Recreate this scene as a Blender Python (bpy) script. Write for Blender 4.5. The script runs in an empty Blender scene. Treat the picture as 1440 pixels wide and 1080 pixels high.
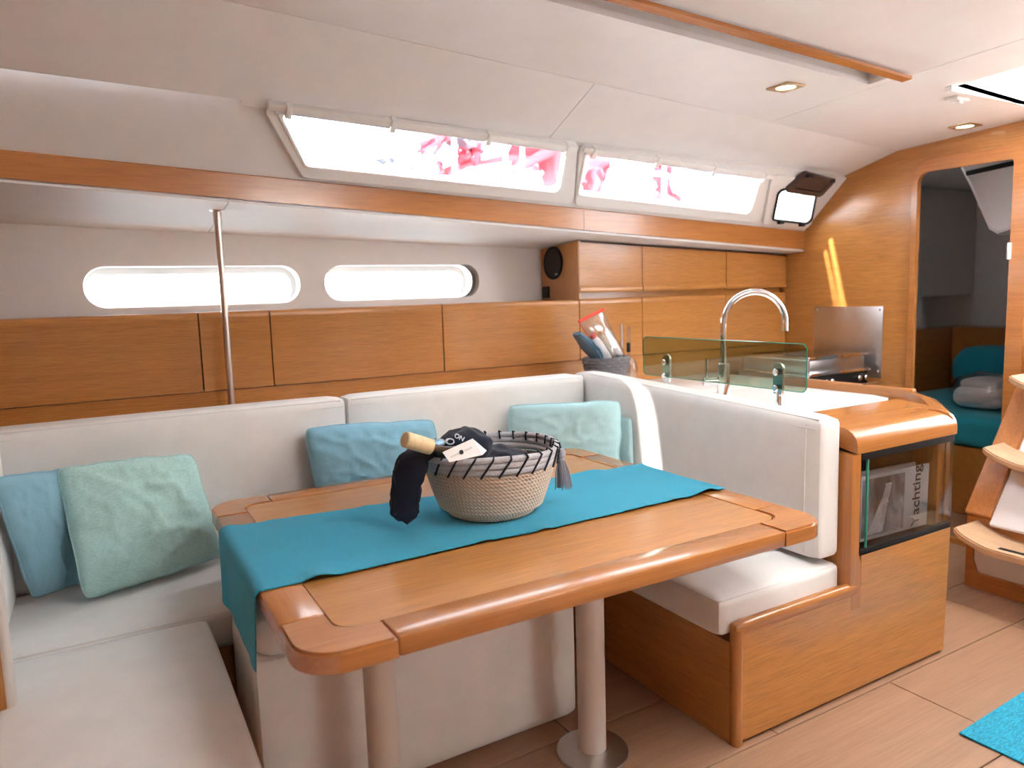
import bpy, bmesh, math, random
from mathutils import Vector, Matrix, noise
import numpy as np

random.seed(7)
S = bpy.context.scene
COL = S.collection
PI = math.pi

# ------------------------------------------------------------------ camera
# calibration of the photograph (1440 x 1080): vanishing points -> rotation
FPX = 1018.0
_z = np.array([992-720, 9100-540, FPX]); _z /= np.linalg.norm(_z)
_x = np.array([2526-720, 363-540, FPX]); _x = _x-_z*(_x@_z); _x /= np.linalg.norm(_x)
_up = -_z
_y = np.cross(_up, _x)
if _y[2] < 0: _y = -_y
RR = np.array([_x, _y, _up])
CAM = np.array([0, 0, 1.39])
cd = bpy.data.cameras.new('camera'); cam = bpy.data.objects.new('camera', cd); COL.objects.link(cam)
r_, u_, b_ = RR[:, 0], -RR[:, 1], -RR[:, 2]
M = Matrix.Identity(4)
for i in range(3):
    M[i][0], M[i][1], M[i][2], M[i][3] = r_[i], u_[i], b_[i], CAM[i]
cam.matrix_world = M
cd.sensor_width = 36; cd.lens = FPX/1440*36
cd.dof.use_dof = True; cd.dof.focus_distance = 2.35; cd.dof.aperture_fstop = 2.4
cd.clip_start = 0.02; cd.clip_end = 200
S.camera = cam

def ray(px, py): return RR@np.array([px-720, py-540, FPX])
def hit(px, py, n, c):
    d = ray(px, py); n = np.array(n, float); t = (c-n@CAM)/(n@d); return Vector(CAM+t*d)
def atz(px, py, z): return hit(px, py, (0, 0, 1), z)
def aty(px, py, y): return hit(px, py, (0, 1, 0), y)
def atx(px, py, x): return hit(px, py, (1, 0, 0), x)

# ------------------------------------------------------------------ world, sun, exposure
w = bpy.data.worlds.new('world'); S.world = w; w.use_nodes = True
wn = w.node_tree.nodes; wn['Background'].inputs[0].default_value = (0.86, 0.93, 1.0, 1)
wn['Background'].inputs[1].default_value = 6.0
SUN = Vector((0.5, 2.4, -1.0)).normalized()
sd = bpy.data.lights.new('sun', 'SUN'); sd.energy = 55; sd.angle = math.radians(0.2); sd.color = (1, 0.95, 0.87)
so = bpy.data.objects.new('sun_offscreen', sd); COL.objects.link(so)
so.rotation_euler = SUN.to_track_quat('-Z', 'Y').to_euler(); so.location = (0, -6, 8)
vs = S.view_settings
vs.view_transform = 'Standard'; vs.look = 'None'; vs.gamma = 1; vs.use_curve_mapping = False
vs.exposure = 1.0

# ------------------------------------------------------------------ materials
MAT = {}
def newmat(name):
    m = bpy.data.materials.new(name); m.use_nodes = True
    nt = m.node_tree; p = nt.nodes['Principled BSDF']; MAT[name] = m
    return m, nt, p
def rgb(r, g, b):
    f = lambda v: (v/255/12.92) if v/255 <= 0.04045 else ((v/255+0.055)/1.055)**2.4
    return (f(r), f(g), f(b), 1)
def bump(nt, p, height, strength, dist=0.002):
    b = nt.nodes.new('ShaderNodeBump'); b.inputs['Strength'].default_value = strength; b.inputs['Distance'].default_value = dist
    nt.links.new(height, b.inputs['Height']); nt.links.new(b.outputs[0], p.inputs['Normal'])
def coords(nt, scale):
    tc = nt.nodes.new('ShaderNodeTexCoord'); mp = nt.nodes.new('ShaderNodeMapping')
    mp.inputs['Scale'].default_value = scale; nt.links.new(tc.outputs['Object'], mp.inputs[0]); return mp.outputs[0]
def tex_noise(nt, vec, scale, detail=4, rough=0.6, dist=0.0):
    n = nt.nodes.new('ShaderNodeTexNoise'); n.inputs['Scale'].default_value = scale; n.inputs['Detail'].default_value = detail
    n.inputs['Roughness'].default_value = rough; n.inputs['Distortion'].default_value = dist
    nt.links.new(vec, n.inputs['Vector']); return n.outputs['Fac']
def ramp(nt, fac, stops):
    r = nt.nodes.new('ShaderNodeValToRGB'); nt.links.new(fac, r.inputs[0])
    els = r.color_ramp.elements
    while len(els) < len(stops): els.new(0.5)
    for e, (pos, c) in zip(els, stops): e.position = pos; e.color = c
    return r.outputs[0]
def mixc(nt, a, b, fac, mode='MIX'):
    m = nt.nodes.new('ShaderNodeMix'); m.data_type = 'RGBA'; m.blend_type = mode
    for k, v in ((6, a), (7, b), (0, fac)):
        if hasattr(v, 'is_linked') or hasattr(v, 'links'): nt.links.new(v, m.inputs[k])
        else: m.inputs[k].default_value = v
    return m.outputs[2]
def plain(name, col, rough=0.5, metal=0.0, spec=0.5, noise_amt=0.04, nscale=8, bumps=None, coat=0):
    m, nt, p = newmat(name)
    c2 = tuple(min(1, v*(1-noise_amt)) for v in col[:3])+(1,); c3 = tuple(min(1, v*(1+noise_amt)) for v in col[:3])+(1,)
    f = tex_noise(nt, coords(nt, (1, 1, 1)), nscale)
    nt.links.new(ramp(nt, f, [(0.3, c2), (0.7, c3)]), p.inputs['Base Color'])
    p.inputs['Roughness'].default_value = rough; p.inputs['Metallic'].default_value = metal
    p.inputs['Specular IOR Level'].default_value = spec; p.inputs['Coat Weight'].default_value = coat
    if bumps:
        f2 = tex_noise(nt, coords(nt, (1, 1, 1)), bumps[0], 3); bump(nt, p, f2, bumps[1])
    return m
def wood(name, col, axis='X', rough=0.28, contrast=0.22, coat=0.25, fine=260):
    m, nt, p = newmat(name)
    i = 'XYZ'.index(axis)
    sc = [1.0, 1.0, 1.0]; sc[i] = 0.035
    v = coords(nt, sc)
    f1 = tex_noise(nt, v, fine, 3, 0.65); f2 = tex_noise(nt, v, fine*0.12, 4, 0.6, 0.4)
    dk = tuple(c*(1-contrast) for c in col[:3])+(1,); lt = tuple(min(1, c*(1+contrast*0.7)) for c in col[:3])+(1,)
    c1 = ramp(nt, f1, [(0.34, dk), (0.52, col), (0.7, lt)])
    c2 = ramp(nt, f2, [(0.3, (0.8, 0.76, 0.72, 1)), (0.65, (1, 1, 1, 1))])
    nt.links.new(mixc(nt, c1, c2, 0.7, 'MULTIPLY'), p.inputs['Base Color'])
    p.inputs['Roughness'].default_value = rough; p.inputs['Coat Weight'].default_value = coat; p.inputs['Coat Roughness'].default_value = 0.12
    bump(nt, p, f1, 0.06, 0.001)
    return m
TEAK = (0.53, 0.225, 0.058, 1)
for ax in 'XYZ':
    wood('teak_'+ax.lower(), TEAK, ax)
    wood('solid_'+ax.lower(), (0.48, 0.185, 0.050, 1), ax, rough=0.25, contrast=0.12, coat=0.4, fine=120)
wood('floor_wood', (0.36, 0.205, 0.125, 1), 'X', rough=0.4, contrast=0.12, coat=0.1, fine=130)
wood('tread_wood', (0.60, 0.39, 0.24, 1), 'Y', rough=0.45, contrast=0.1, coat=0.05)
def fabric(name, col, weave=900, rough=0.9, amt=0.10, rib=None, b=0.25):
    m, nt, p = newmat(name)
    v = coords(nt, (1, 1, 1)) if not rib else coords(nt, rib)
    f = tex_noise(nt, v, weave, 2, 0.5); g = tex_noise(nt, coords(nt, (1, 1, 1)), 9, 3)
    dk = tuple(c*(1-amt) for c in col[:3])+(1,); lt = tuple(min(1, c*(1+amt)) for c in col[:3])+(1,)
    c1 = ramp(nt, f, [(0.35, dk), (0.65, lt)]); c2 = ramp(nt, g, [(0.3, (0.93, 0.93, 0.93, 1)), (0.7, (1, 1, 1, 1))])
    nt.links.new(mixc(nt, c1, c2, 1.0, 'MULTIPLY'), p.inputs['Base Color'])
    p.inputs['Roughness'].default_value = rough; p.inputs['Specular IOR Level'].default_value = 0.25
    p.inputs['Sheen Weight'].default_value = 0.15
    bump(nt, p, f, b, 0.002)
    return m
fabric('leather', (0.85, 0.825, 0.80, 1), 700, 0.55, 0.03, b=0.08)
fabric('piping', (0.72, 0.69, 0.66, 1), 700, 0.6, 0.03, b=0.05)
fabric('aqua_cloth', (0.44, 0.68, 0.65, 1), 420, 0.9, 0.09, rib=(0.25, 0.25, 1))
fabric('sky_cloth', (0.235, 0.47, 0.60, 1), 420, 0.9, 0.10)
fabric('pale_cloth', (0.47, 0.72, 0.76, 1), 420, 0.9, 0.08)
fabric('dusk_cloth', (0.25, 0.46, 0.56, 1), 420, 0.9, 0.08)
fabric('runner_cloth', (0.012, 0.315, 0.47, 1), 520, 0.85, 0.22, b=0.5)
fabric('mat_cloth', (0.015, 0.30, 0.45, 1), 300, 0.95, 0.3, rib=(0.2, 1, 1), b=0.6)
fabric('bed_cloth', (0.02, 0.30, 0.40, 1), 300, 0.9, 0.1)
fabric('navy_cloth', (0.006, 0.008, 0.022, 1), 600, 0.85, 0.2)
rope_args = ('rope_beige', (0.68, 0.57, 0.46, 1), (0.48, 0.38, 0.29, 1))
def rope(name, c1, c2):
    m, nt, p = newmat(name)
    tc = nt.nodes.new('ShaderNodeTexCoord'); sx = nt.nodes.new('ShaderNodeSeparateXYZ')
    sub = nt.nodes.new('ShaderNodeVectorMath'); sub.operation = 'SUBTRACT'; sub.inputs[1].default_value = (aty(690, 690, 1.93).x, 1.93, 0)
    nt.links.new(tc.outputs['Object'], sub.inputs[0]); nt.links.new(sub.outputs[0], sx.inputs[0])
    def mth(op, a, b=None):
        n = nt.nodes.new('ShaderNodeMath'); n.operation = op
        for k, v in enumerate((a, b)):
            if v is None: continue
            if hasattr(v, 'links'): nt.links.new(v, n.inputs[k])
            else: n.inputs[k].default_value = v
        return n.outputs[0]
    an = mth('MULTIPLY', mth('ARCTAN2', sx.outputs[1], sx.outputs[0]), 95.0)
    ph = mth('ADD', an, mth('MULTIPLY', sx.outputs[2], 520.0))
    nz = mth('MULTIPLY', tex_noise(nt, coords(nt, (1, 1, 1)), 140, 3), 3.0)
    w_ = mth('MULTIPLY_ADD', mth('SINE', mth('ADD', ph, nz)), 0.5); w_.node.inputs[2].default_value = 0.5
    nt.links.new(ramp(nt, w_, [(0.05, c2), (0.6, c1)]), p.inputs['Base Color']); p.inputs['Roughness'].default_value = 0.95
    bump(nt, p, w_, 0.6, 0.003)
fabric('wicker_grey', (0.17, 0.16, 0.165, 1), 300, 0.9, 0.35, b=0.8)
fabric('rope_grey', (0.52, 0.52, 0.55, 1), 500, 0.95, 0.3, b=0.9)
rope(*rope_args)
fabric('wool_grey', (0.33, 0.33, 0.38, 1), 600, 0.95, 0.2)
fabric('black_thread', (0.006, 0.007, 0.014, 1), 600, 0.8, 0.1)
plain('headliner', (0.86, 0.85, 0.85, 1), 0.42, noise_amt=0.02, bumps=(450, 0.05))
plain('side_liner', (0.79, 0.765, 0.755, 1), 0.6, noise_amt=0.02, bumps=(450, 0.08))
plain('white_plastic', (0.84, 0.82, 0.80, 1), 0.3, noise_amt=0.01)
plain('white_counter', (0.80, 0.80, 0.78, 1), 0.22, noise_amt=0.01)
plain('white_paint', (0.78, 0.77, 0.80, 1), 0.45, noise_amt=0.01)
plain('black', (0.006, 0.006, 0.007, 1), 0.6, noise_amt=0, spec=0.25)
plain('seam_dark', (0.03, 0.02, 0.015, 1), 0.8, noise_amt=0)
plain('chrome', (0.82, 0.83, 0.84, 1), 0.08, 1.0, noise_amt=0.01)
plain('steel', (0.62, 0.61, 0.61, 1), 0.33, 1.0, noise_amt=0.04, nscale=30)
plain('bronze_plate', (0.42, 0.27, 0.14, 1), 0.3, 1.0, noise_amt=0.02)
plain('post_metal', (0.60, 0.53, 0.49, 1), 0.28, 0.9, noise_amt=0.02)
plain('leg_paint', (0.66, 0.60, 0.55, 1), 0.3, 0.1, noise_amt=0.02)
plain('tan_wrap', (0.70, 0.53, 0.30, 1), 0.6, noise_amt=0.12, nscale=60)
plain('brown_glass', (0.05, 0.025, 0.012, 1), 0.15, noise_amt=0)
plain('paper', (0.80, 0.77, 0.75, 1), 0.7, noise_amt=0.02)
plain('paper_grey', (0.52, 0.52, 0.53, 1), 0.6, noise_amt=0.05)
plain('ink', (0.012, 0.012, 0.014, 1), 0.6, noise_amt=0)
plain('print_white', (0.8, 0.82, 0.86, 1), 0.7, noise_amt=0)
plain('print_blue', (0.42, 0.66, 0.82, 1), 0.6, noise_amt=0.03)
plain('red_plastic', (0.80, 0.06, 0.03, 1), 0.35, noise_amt=0.02)
plain('blue_grey_plastic', (0.10, 0.20, 0.28, 1), 0.4, noise_amt=0.05)
plain('smoke_plastic', (0.055, 0.03, 0.032, 1), 0.12, noise_amt=0.02)
plain('beige_plastic', (0.55, 0.48, 0.36, 1), 0.5, noise_amt=0.05)
plain('boat_white', (0.85, 0.86, 0.88, 1), 0.4, noise_amt=0.03)
plain('boat_pale', (0.50, 0.47, 0.53, 1), 0.8, noise_amt=0.3, nscale=1.5)
plain('boat_grey', (0.10, 0.10, 0.13, 1), 0.8, noise_amt=0.3, nscale=2)
plain('boat_red', (0.36, 0.013, 0.025, 1), 0.7, noise_amt=0.15, nscale=2)
plain('boat_blue', (0.018, 0.030, 0.075, 1), 0.6, noise_amt=0.1)
plain('water', (0.20, 0.30, 0.34, 1), 0.15, noise_amt=0.2, nscale=1)
plain('dock', (0.62, 0.60, 0.56, 1), 0.8, noise_amt=0.06)
def magazine_mat():
    m, nt, p = newmat('cover_photo')
    f = tex_noise(nt, coords(nt, (1, 1, 0.4)), 14, 4, 0.6, 0.8)
    nt.links.new(ramp(nt, f, [(0.3, (0.05, 0.05, 0.055, 1)), (0.5, (0.2, 0.2, 0.21, 1)), (0.72, (0.5, 0.5, 0.52, 1))]), p.inputs['Base Color'])
    p.inputs['Roughness'].default_value = 0.4
magazine_mat()
def glass(name, tint, gloss=0.10, rough=0.0):
    m = bpy.data.materials.new(name); m.use_nodes = True; nt = m.node_tree; MAT[name] = m
    nt.nodes.remove(nt.nodes['Principled BSDF']); out = nt.nodes['Material Output']
    t = nt.nodes.new('ShaderNodeBsdfTransparent'); t.inputs[0].default_value = tint
    g = nt.nodes.new('ShaderNodeBsdfGlossy'); g.inputs['Roughness'].default_value = rough
    fr = nt.nodes.new('ShaderNodeLayerWeight'); fr.inputs[0].default_value = 0.5
    pw = nt.nodes.new('ShaderNodeMath'); pw.operation = 'POWER'; pw.inputs[1].default_value = 5; nt.links.new(fr.outputs['Facing'], pw.inputs[0])
    mth = nt.nodes.new('ShaderNodeMath'); mth.operation = 'ADD'; mth.inputs[1].default_value = gloss+0.03; mth.use_clamp = True; nt.links.new(pw.outputs[0], mth.inputs[0])
    mx = nt.nodes.new('ShaderNodeMixShader'); nt.links.new(mth.outputs[0], mx.inputs[0])
    nt.links.new(t.outputs[0], mx.inputs[1]); nt.links.new(g.outputs[0], mx.inputs[2]); nt.links.new(mx.outputs[0], out.inputs[0])
    return m
glass('pane', (0.96, 0.97, 0.98, 1), 0.0)
glass('smoked_glass', (0.66, 0.72, 0.62, 1), 0.04)
glass('niche_glass', (0.80, 0.80, 0.80, 1), 0.03)
glass('clear_plastic', (0.9, 0.88, 0.87, 1), 0.12, 0.15)
glass('clear_lid', (0.75, 0.75, 0.76, 1), 0.18, 0.02)
plain('glass_edge', (0.05, 0.30, 0.22, 1), 0.1, noise_amt=0)
def frosted():
    m = bpy.data.materials.new('frosted'); m.use_nodes = True; nt = m.node_tree; MAT['frosted'] = m
    nt.nodes.remove(nt.nodes['Principled BSDF']); out = nt.nodes['Material Output']
    a = nt.nodes.new('ShaderNodeBsdfTranslucent'); a.inputs[0].default_value = (0.9, 0.9, 0.9, 1)
    d = nt.nodes.new('ShaderNodeBsdfDiffuse'); d.inputs[0].default_value = (0.8, 0.8, 0.8, 1)
    mx = nt.nodes.new('ShaderNodeMixShader'); mx.inputs[0].default_value = 0.15
    nt.links.new(a.outputs[0], mx.inputs[1]); nt.links.new(d.outputs[0], mx.inputs[2]); nt.links.new(mx.outputs[0], out.inputs[0])
frosted()
def lamp_mat():
    m, nt, p = newmat('lamp_glow'); p.inputs['Emission Color'].default_value = (1, 0.85, 0.6, 1); p.inputs['Emission Strength'].default_value = 6
    p.inputs['Base Color'].default_value = (1, 0.9, 0.7, 1)
lamp_mat()

# ------------------------------------------------------------------ mesh helpers
def tag(o, label=None, cat=None, group=None, kind=None):
    for k, v in (('label', label), ('category', cat), ('group', group), ('kind', kind)):
        if v: o[k] = v
    return o
def empty(name, loc=(0, 0, 0), label=None, cat=None, group=None, kind=None):
    o = bpy.data.objects.new(name, None); COL.objects.link(o); o.location = loc; o.empty_display_size = 0.05
    return tag(o, label, cat, group, kind)
def obj(name, bm, mat, parent=None, smooth=True, angle=35):
    if isinstance(bm, bpy.types.Mesh): me = bm
    else:
        me = bpy.data.meshes.new(name); bmesh.ops.recalc_face_normals(bm, faces=bm.faces[:]); bm.to_mesh(me); bm.free()
    me.name = name
    mats = mat if isinstance(mat, (list, tuple)) else [mat]
    if len(me.materials) == 0:
        for k in mats: me.materials.append(MAT[k])
    if smooth:
        me.shade_smooth()
        try: me.set_sharp_from_angle(angle=math.radians(angle))
        except Exception: pass
    o = bpy.data.objects.new(name, me); COL.objects.link(o)
    if parent:
        o.parent = parent; o.matrix_parent_inverse = Matrix.Translation(parent.location).inverted()
    return o
def box(x0, x1, y0, y1, z0, z1, bev=0.0, seg=2, bm=None):
    own = bm is None
    b = bmesh.new()
    bmesh.ops.create_cube(b, size=1)
    for v in b.verts:
        v.co = Vector(((x0+x1)/2+v.co.x*(x1-x0), (y0+y1)/2+v.co.y*(y1-y0), (z0+z1)/2+v.co.z*(z1-z0)))
    if bev > 0:
        bmesh.ops.bevel(b, geom=b.edges[:], offset=bev, segments=seg, affect='EDGES', profile=0.5)
    if own: return b
    me = bpy.data.meshes.new('t'); b.to_mesh(me); b.free(); bm.from_mesh(me); bpy.data.meshes.remove(me); return bm
def rbox(x0, x1, y0, y1, z0, z1, r, n=8, puff=(0, 0, 0)):
    """rounded cushion: grid cube pressed onto a rounded box, faces puffed"""
    b = bmesh.new(); bmesh.ops.create_cube(b, size=2)
    bmesh.ops.subdivide_edges(b, edges=b.edges[:], cuts=n*2, use_grid_fill=True)
    hx, hy, hz = (x1-x0)/2, (y1-y0)/2, (z1-z0)/2; c = Vector(((x0+x1)/2, (y0+y1)/2, (z0+z1)/2))
    H = (hx, hy, hz)
    for v in b.verts:
        q = []
        for k in range(3):
            t = v.co[k]; t = math.copysign(abs(t)**0.7, t)
            q.append(t*H[k])
        inn = [max(-(H[k]-r), min(H[k]-r, q[k])) for k in range(3)]
        d = Vector([q[k]-inn[k] for k in range(3)])
        if d.length > 1e-9: d = d.normalized()*r
        p = Vector(inn)+d
        u = [max(-1, min(1, p[k]/H[k])) for k in range(3)]
        for k in range(3):
            if puff[k]:
                a, e = (k+1) % 3, (k+2) % 3
                p[k] += puff[k]*u[k]**3*(1-u[a]**4)*(1-u[e]**4)
        v.co = p+c
    return b
def tube(pts, r, seg=10, bm=None, cap=True, closed=False):
    own = bm is None
    b = bm or bmesh.new()
    pts = [Vector(p) for p in pts]; n = len(pts)
    rs = r if isinstance(r, (list, tuple)) else [r]*n
    rings = []; prev = None
    for i, p in enumerate(pts):
        if closed: t = pts[(i+1) % n]-pts[i-1]
        else: t = pts[min(i+1, n-1)]-pts[max(i-1, 0)]
        t.normalize()
        a = prev if prev is not None else (Vector((0, 0, 1)) if abs(t.z) < 0.9 else Vector((1, 0, 0)))
        s = t.cross(a); s.normalize(); q = s.cross(t); q.normalize(); prev = q
        rings.append([b.verts.new(p+(q*math.cos(2*PI*k/seg)+s*math.sin(2*PI*k/seg))*rs[i]) for k in range(seg)])
    m = n if closed else n-1
    for i in range(m):
        A, B = rings[i], rings[(i+1) % n]
        for k in range(seg): b.faces.new((A[k], A[(k+1) % seg], B[(k+1) % seg], B[k]))
    if cap and not closed:
        b.faces.new(rings[0]); b.faces.new(list(reversed(rings[-1])))
    return b
def lathe(prof, c=(0, 0, 0), seg=32, bm=None):
    b = bm or bmesh.new(); c = Vector(c); rings = []
    for (r, z) in prof:
        if r < 1e-6: rings.append([b.verts.new(c+Vector((0, 0, z)))])
        else: rings.append([b.verts.new(c+Vector((r*math.cos(2*PI*k/seg), r*math.sin(2*PI*k/seg), z))) for k in range(seg)])
    for A, B in zip(rings, rings[1:]):
        for k in range(seg):
            k2 = (k+1) % seg
            if len(A) == 1 and len(B) == 1: continue
            if len(A) == 1: b.faces.new((A[0], B[k2], B[k]))
            elif len(B) == 1: b.faces.new((A[k], A[k2], B[0]))
            else: b.faces.new((A[k], A[k2], B[k2], B[k]))
    return b
def xform(bm, mat):
    bmesh.ops.transform(bm, matrix=mat, verts=bm.verts[:]); return bm
def frame(o, U, V):
    U = Vector(U).normalized(); V = Vector(V); V = (V-U*V.dot(U)).normalized(); N = U.cross(V)
    m = Matrix.Identity(4)
    for i in range(3): m[i][0], m[i][1], m[i][2], m[i][3] = U[i], V[i], N[i], o[i]
    return m
def rpoly(pts, r, seg=6):
    """round the corners of a 2-D polygon; r number or list"""
    out = []; n = len(pts)
    for i in range(n):
        rr = r[i] if isinstance(r, (list, tuple)) else r
        p = Vector(pts[i]).to_2d(); a = Vector(pts[i-1]).to_2d(); c = Vector(pts[(i+1) % n]).to_2d()
        if rr <= 1e-6: out.append(tuple(p)); continue
        da = (a-p); dc = (c-p); la, lc = da.length, dc.length; da /= la; dc /= lc
        ang = math.acos(max(-1, min(1, da.dot(dc)))); d = min(rr/math.tan(ang/2), la*0.49, lc*0.49); r2 = d*math.tan(ang/2)
        bis = (da+dc).normalized(); cen = p+bis*(r2/math.sin(ang/2))
        s = p+da*d-cen; e = p+dc*d-cen
        a0 = math.atan2(s.y, s.x); a1 = math.atan2(e.y, e.x); da_ = (a1-a0+PI) % (2*PI)-PI
        for k in range(seg+1):
            t = a0+da_*k/seg; out.append((cen.x+r2*math.cos(t), cen.y+r2*math.sin(t)))
    return out
def plate(outline, holes, t, mat4, bev=0.0):
    """flat plate with holes in the U,V plane of mat4; thickness t centred on it"""
    cu = bpy.data.curves.new('plate', 'CURVE'); cu.dimensions = '2D'; cu.fill_mode = 'BOTH'; cu.extrude = max(t/2-bev, 0.0001)
    cu.bevel_depth = bev; cu.bevel_resolution = 1; cu.offset = -bev
    for poly in [outline]+list(holes):
        sp = cu.splines.new('POLY'); sp.points.add(len(poly)-1); sp.use_cyclic_u = True
        for q, p in zip(sp.points, poly): q.co = (p[0], p[1], 0, 1)
    o = bpy.data.objects.new('plate', cu); COL.objects.link(o)
    dg = bpy.context.evaluated_depsgraph_get(); me = bpy.data.meshes.new_from_object(o.evaluated_get(dg))
    bpy.data.objects.remove(o); bpy.data.curves.remove(cu)
    me.transform(mat4); me.materials.clear(); return me
def prism(outline, z0, z1, bev=0.0, seg=2):
    b = bmesh.new(); lo = [b.verts.new((p[0], p[1], z0)) for p in outline]; hi = [b.verts.new((p[0], p[1], z1)) for p in outline]
    n = len(outline); b.faces.new(hi); b.faces.new(list(reversed(lo)))
    for i in range(n): b.faces.new((lo[i], lo[(i+1) % n], hi[(i+1) % n], hi[i]))
    bmesh.ops.recalc_face_normals(b, faces=b.faces[:])
    if bev: 
        es = [e for e in b.edges if abs(e.verts[0].co.z-e.verts[1].co.z) < 1e-6 and abs(e.verts[0].co.z-z1) < 1e-6]
        bmesh.ops.bevel(b, geom=es, offset=bev, segments=seg, affect='EDGES')
    return b
def text(name, s, size, mat4, mat, parent, ext=0.0004, align='CENTER', bold=0.0):
    cu = bpy.data.curves.new(name, 'FONT'); cu.body = s; cu.size = size; cu.align_x = align; cu.align_y = 'CENTER'; cu.extrude = ext; cu.offset = bold
    o = bpy.data.objects.new(name, cu); COL.objects.link(o)
    dg = bpy.context.evaluated_depsgraph_get(); me = bpy.data.meshes.new_from_object(o.evaluated_get(dg))
    bpy.data.objects.remove(o); me.transform(mat4); me.materials.clear()
    return obj(name, me, mat, parent, smooth=False)
def quadgrid(fn, nu, nv, bm=None, thick=None):
    b = bm or bmesh.new()
    g = [[b.verts.new(fn(i/nu, j/nv)) for j in range(nv+1)] for i in range(nu+1)]
    for i in range(nu):
        for j in range(nv): b.faces.new((g[i][j], g[i+1][j], g[i+1][j+1], g[i][j+1]))
    if thick: b.normal_update(); bmesh.ops.solidify(b, geom=b.faces[:], thickness=thick)
    return b

# ================================================================== THE SETTING
XB = 3.92            # aft bulkhead face
XF = -1.0            # forward end
def cabline(a, b, c, k=0.04):
    A = hit(*a, (-k, 1, 0), c); B = hit(*b, (-k, 1, 0), c)
    return lambda x: A+(B-A)*((x-A.x)/(B.x-A.x))
beam_bot = cabline((0, 250), (1120, 350), 2.96)
beam_top = cabline((0, 210), (1120, 324), 2.96)
side_top = cabline((0, 98), (1175, 250), 2.72)
seam = cabline((760, 100), (1260, 212), 2.36)
def zc(x, y):
    s, t = seam(x), side_top(x)
    if y >= s.y: return s.z+(t.z-s.z)*(y-s.y)/(t.y-s.y)
    return s.z+0.06*(1-(y/s.y)**2) if y > 0 else s.z+0.06
# ---- floor with its boards
floor = empty('floor', (1.5, 0.8, 0), kind='structure')
bm = box(XF-.05, 6.6, -2.46, 3.69, -0.08, -0.0205); obj('subfloor', bm, 'seam_dark', floor)
yy = -1.6; row = 0
ybreaks = [-2.4, -2.0, -1.6, -1.15, -0.7, -0.25, 0.2, 0.62, 1.04, 1.46, 1.80, 2.2, 2.6]
for row in range(len(ybreaks)-1):
    y0, y1 = ybreaks[row], ybreaks[row+1]
    xs = [XF, 0.35, 1.75, 2.05+0.37*(row % 2)+0.75, 3.92, 5.2] if row % 2 else [XF, -0.1, 1.2, 2.32, 3.13, 4.3, 5.2]
    for xa, xb in zip(xs, xs[1:]):
        obj('floor_board', box(xa+0.002, xb-0.002, y0+0.002, y1-0.002, -0.02, 0.0, 0.0015, 1), 'floor_wood', floor)
# ---- ceiling panels
ceil = empty('ceiling', (1.5, 0.8, 2.2), kind='structure')
def ceil_panel(xs, ys, holes=(), mat='headliner', name='ceiling_panel', thick=0.02, dz=0.0):
    """xs: sorted x cuts; ys(x) gives sorted y cuts; cells whose centre lies in a hole are left out"""
    b = bmesh.new(); lo = {}; 
    def vert(i, j, up):
        k = (i, j, up)
        if k not in lo:
            x = xs[i]; y = ys(x)[j]; lo[k] = b.verts.new((x, y, zc(x, y)+dz+(thick if up else 0)))
        return lo[k]
    nj = len(ys(xs[0]))
    full = {}
    for i in range(len(xs)-1):
        for j in range(nj-1):
            xm = (xs[i]+xs[i+1])/2; ym = (ys(xm)[j]+ys(xm)[j+1])/2
            full[i, j] = not any(h[0] < xm < h[1] and h[2] < ym < h[3] for h in holes)
    for (i, j), f in full.items():
        if not f: continue
        b.faces.new((vert(i, j, 0), vert(i, j+1, 0), vert(i+1, j+1, 0), vert(i+1, j, 0)))
        b.faces.new((vert(i, j, 1), vert(i+1, j, 1), vert(i+1, j+1, 1), vert(i, j+1, 1)))
        for di, dj, e in ((-1, 0, ((i, j), (i, j+1))), (1, 0, ((i+1, j), (i+1, j+1))), (0, -1, ((i, j), (i+1, j))), (0, 1, ((i, j+1), (i+1, j+1)))):
            if not full.get((i+di, j+dj), False):
                (a, c), (d, e2) = e
                b.faces.new((vert(a, c, 0), vert(d, e2, 0), vert(d, e2, 1), vert(a, c, 1)))
    return obj(name, b, mat, ceil, angle=20)
HATCH = (1.05, 2.05, 0.10, 1.00)          # saloon deck hatch, above the camera's view
COMP = (3.14, 3.78, 0.0, 1.77)           # companionway hatch
SLOT = (0.9, 2.80, 1.805, 1.93)           # recess of the overhead grab rail
LIT = (0.95, 1.50, -2.05, -0.33)  # opening of the added, unseen hatch for the seat-back sunbeam
def lin(a, b, n): return [a+(b-a)*i/n for i in range(n+1)]
g = 0.0018
Xs = sorted(lin(XF, 2.85-g, 7)+[HATCH[0], HATCH[1], SLOT[0], SLOT[1], LIT[0], LIT[1]])
ceil_panel(Xs, lambda x: sorted([-2.4, LIT[2], LIT[3], HATCH[2], HATCH[3], 1.25, 1.55, SLOT[2], SLOT[3], seam(x).y-0.14, seam(x).y-g]), [HATCH, SLOT, LIT])
Xs = sorted(lin(2.85+g, XB, 4)+[COMP[0], COMP[1]])
ceil_panel(Xs, lambda x: sorted([-2.4, -0.9, COMP[2], 0.6, 1.2, COMP[3], 2.1, seam(x).y-g]), [COMP])
ceil_panel(lin(XF, 0.50, 4), lambda x: [seam(x).y+g, seam(x).y+0.2, side_top(x).y-0.005], thick=0.02)
ceil_panel(lin(0.50+0.0001, 1.80-g, 4), lambda x: [seam(x).y+g, seam(x).y+0.2, side_top(x).y+0.02])
ceil_panel(lin(1.80+g, XB, 5), lambda x: [seam(x).y+g, seam(x).y+0.2, side_top(x).y+0.02])
bm = bmesh.new()   # dark backing seen in the joints
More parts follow.
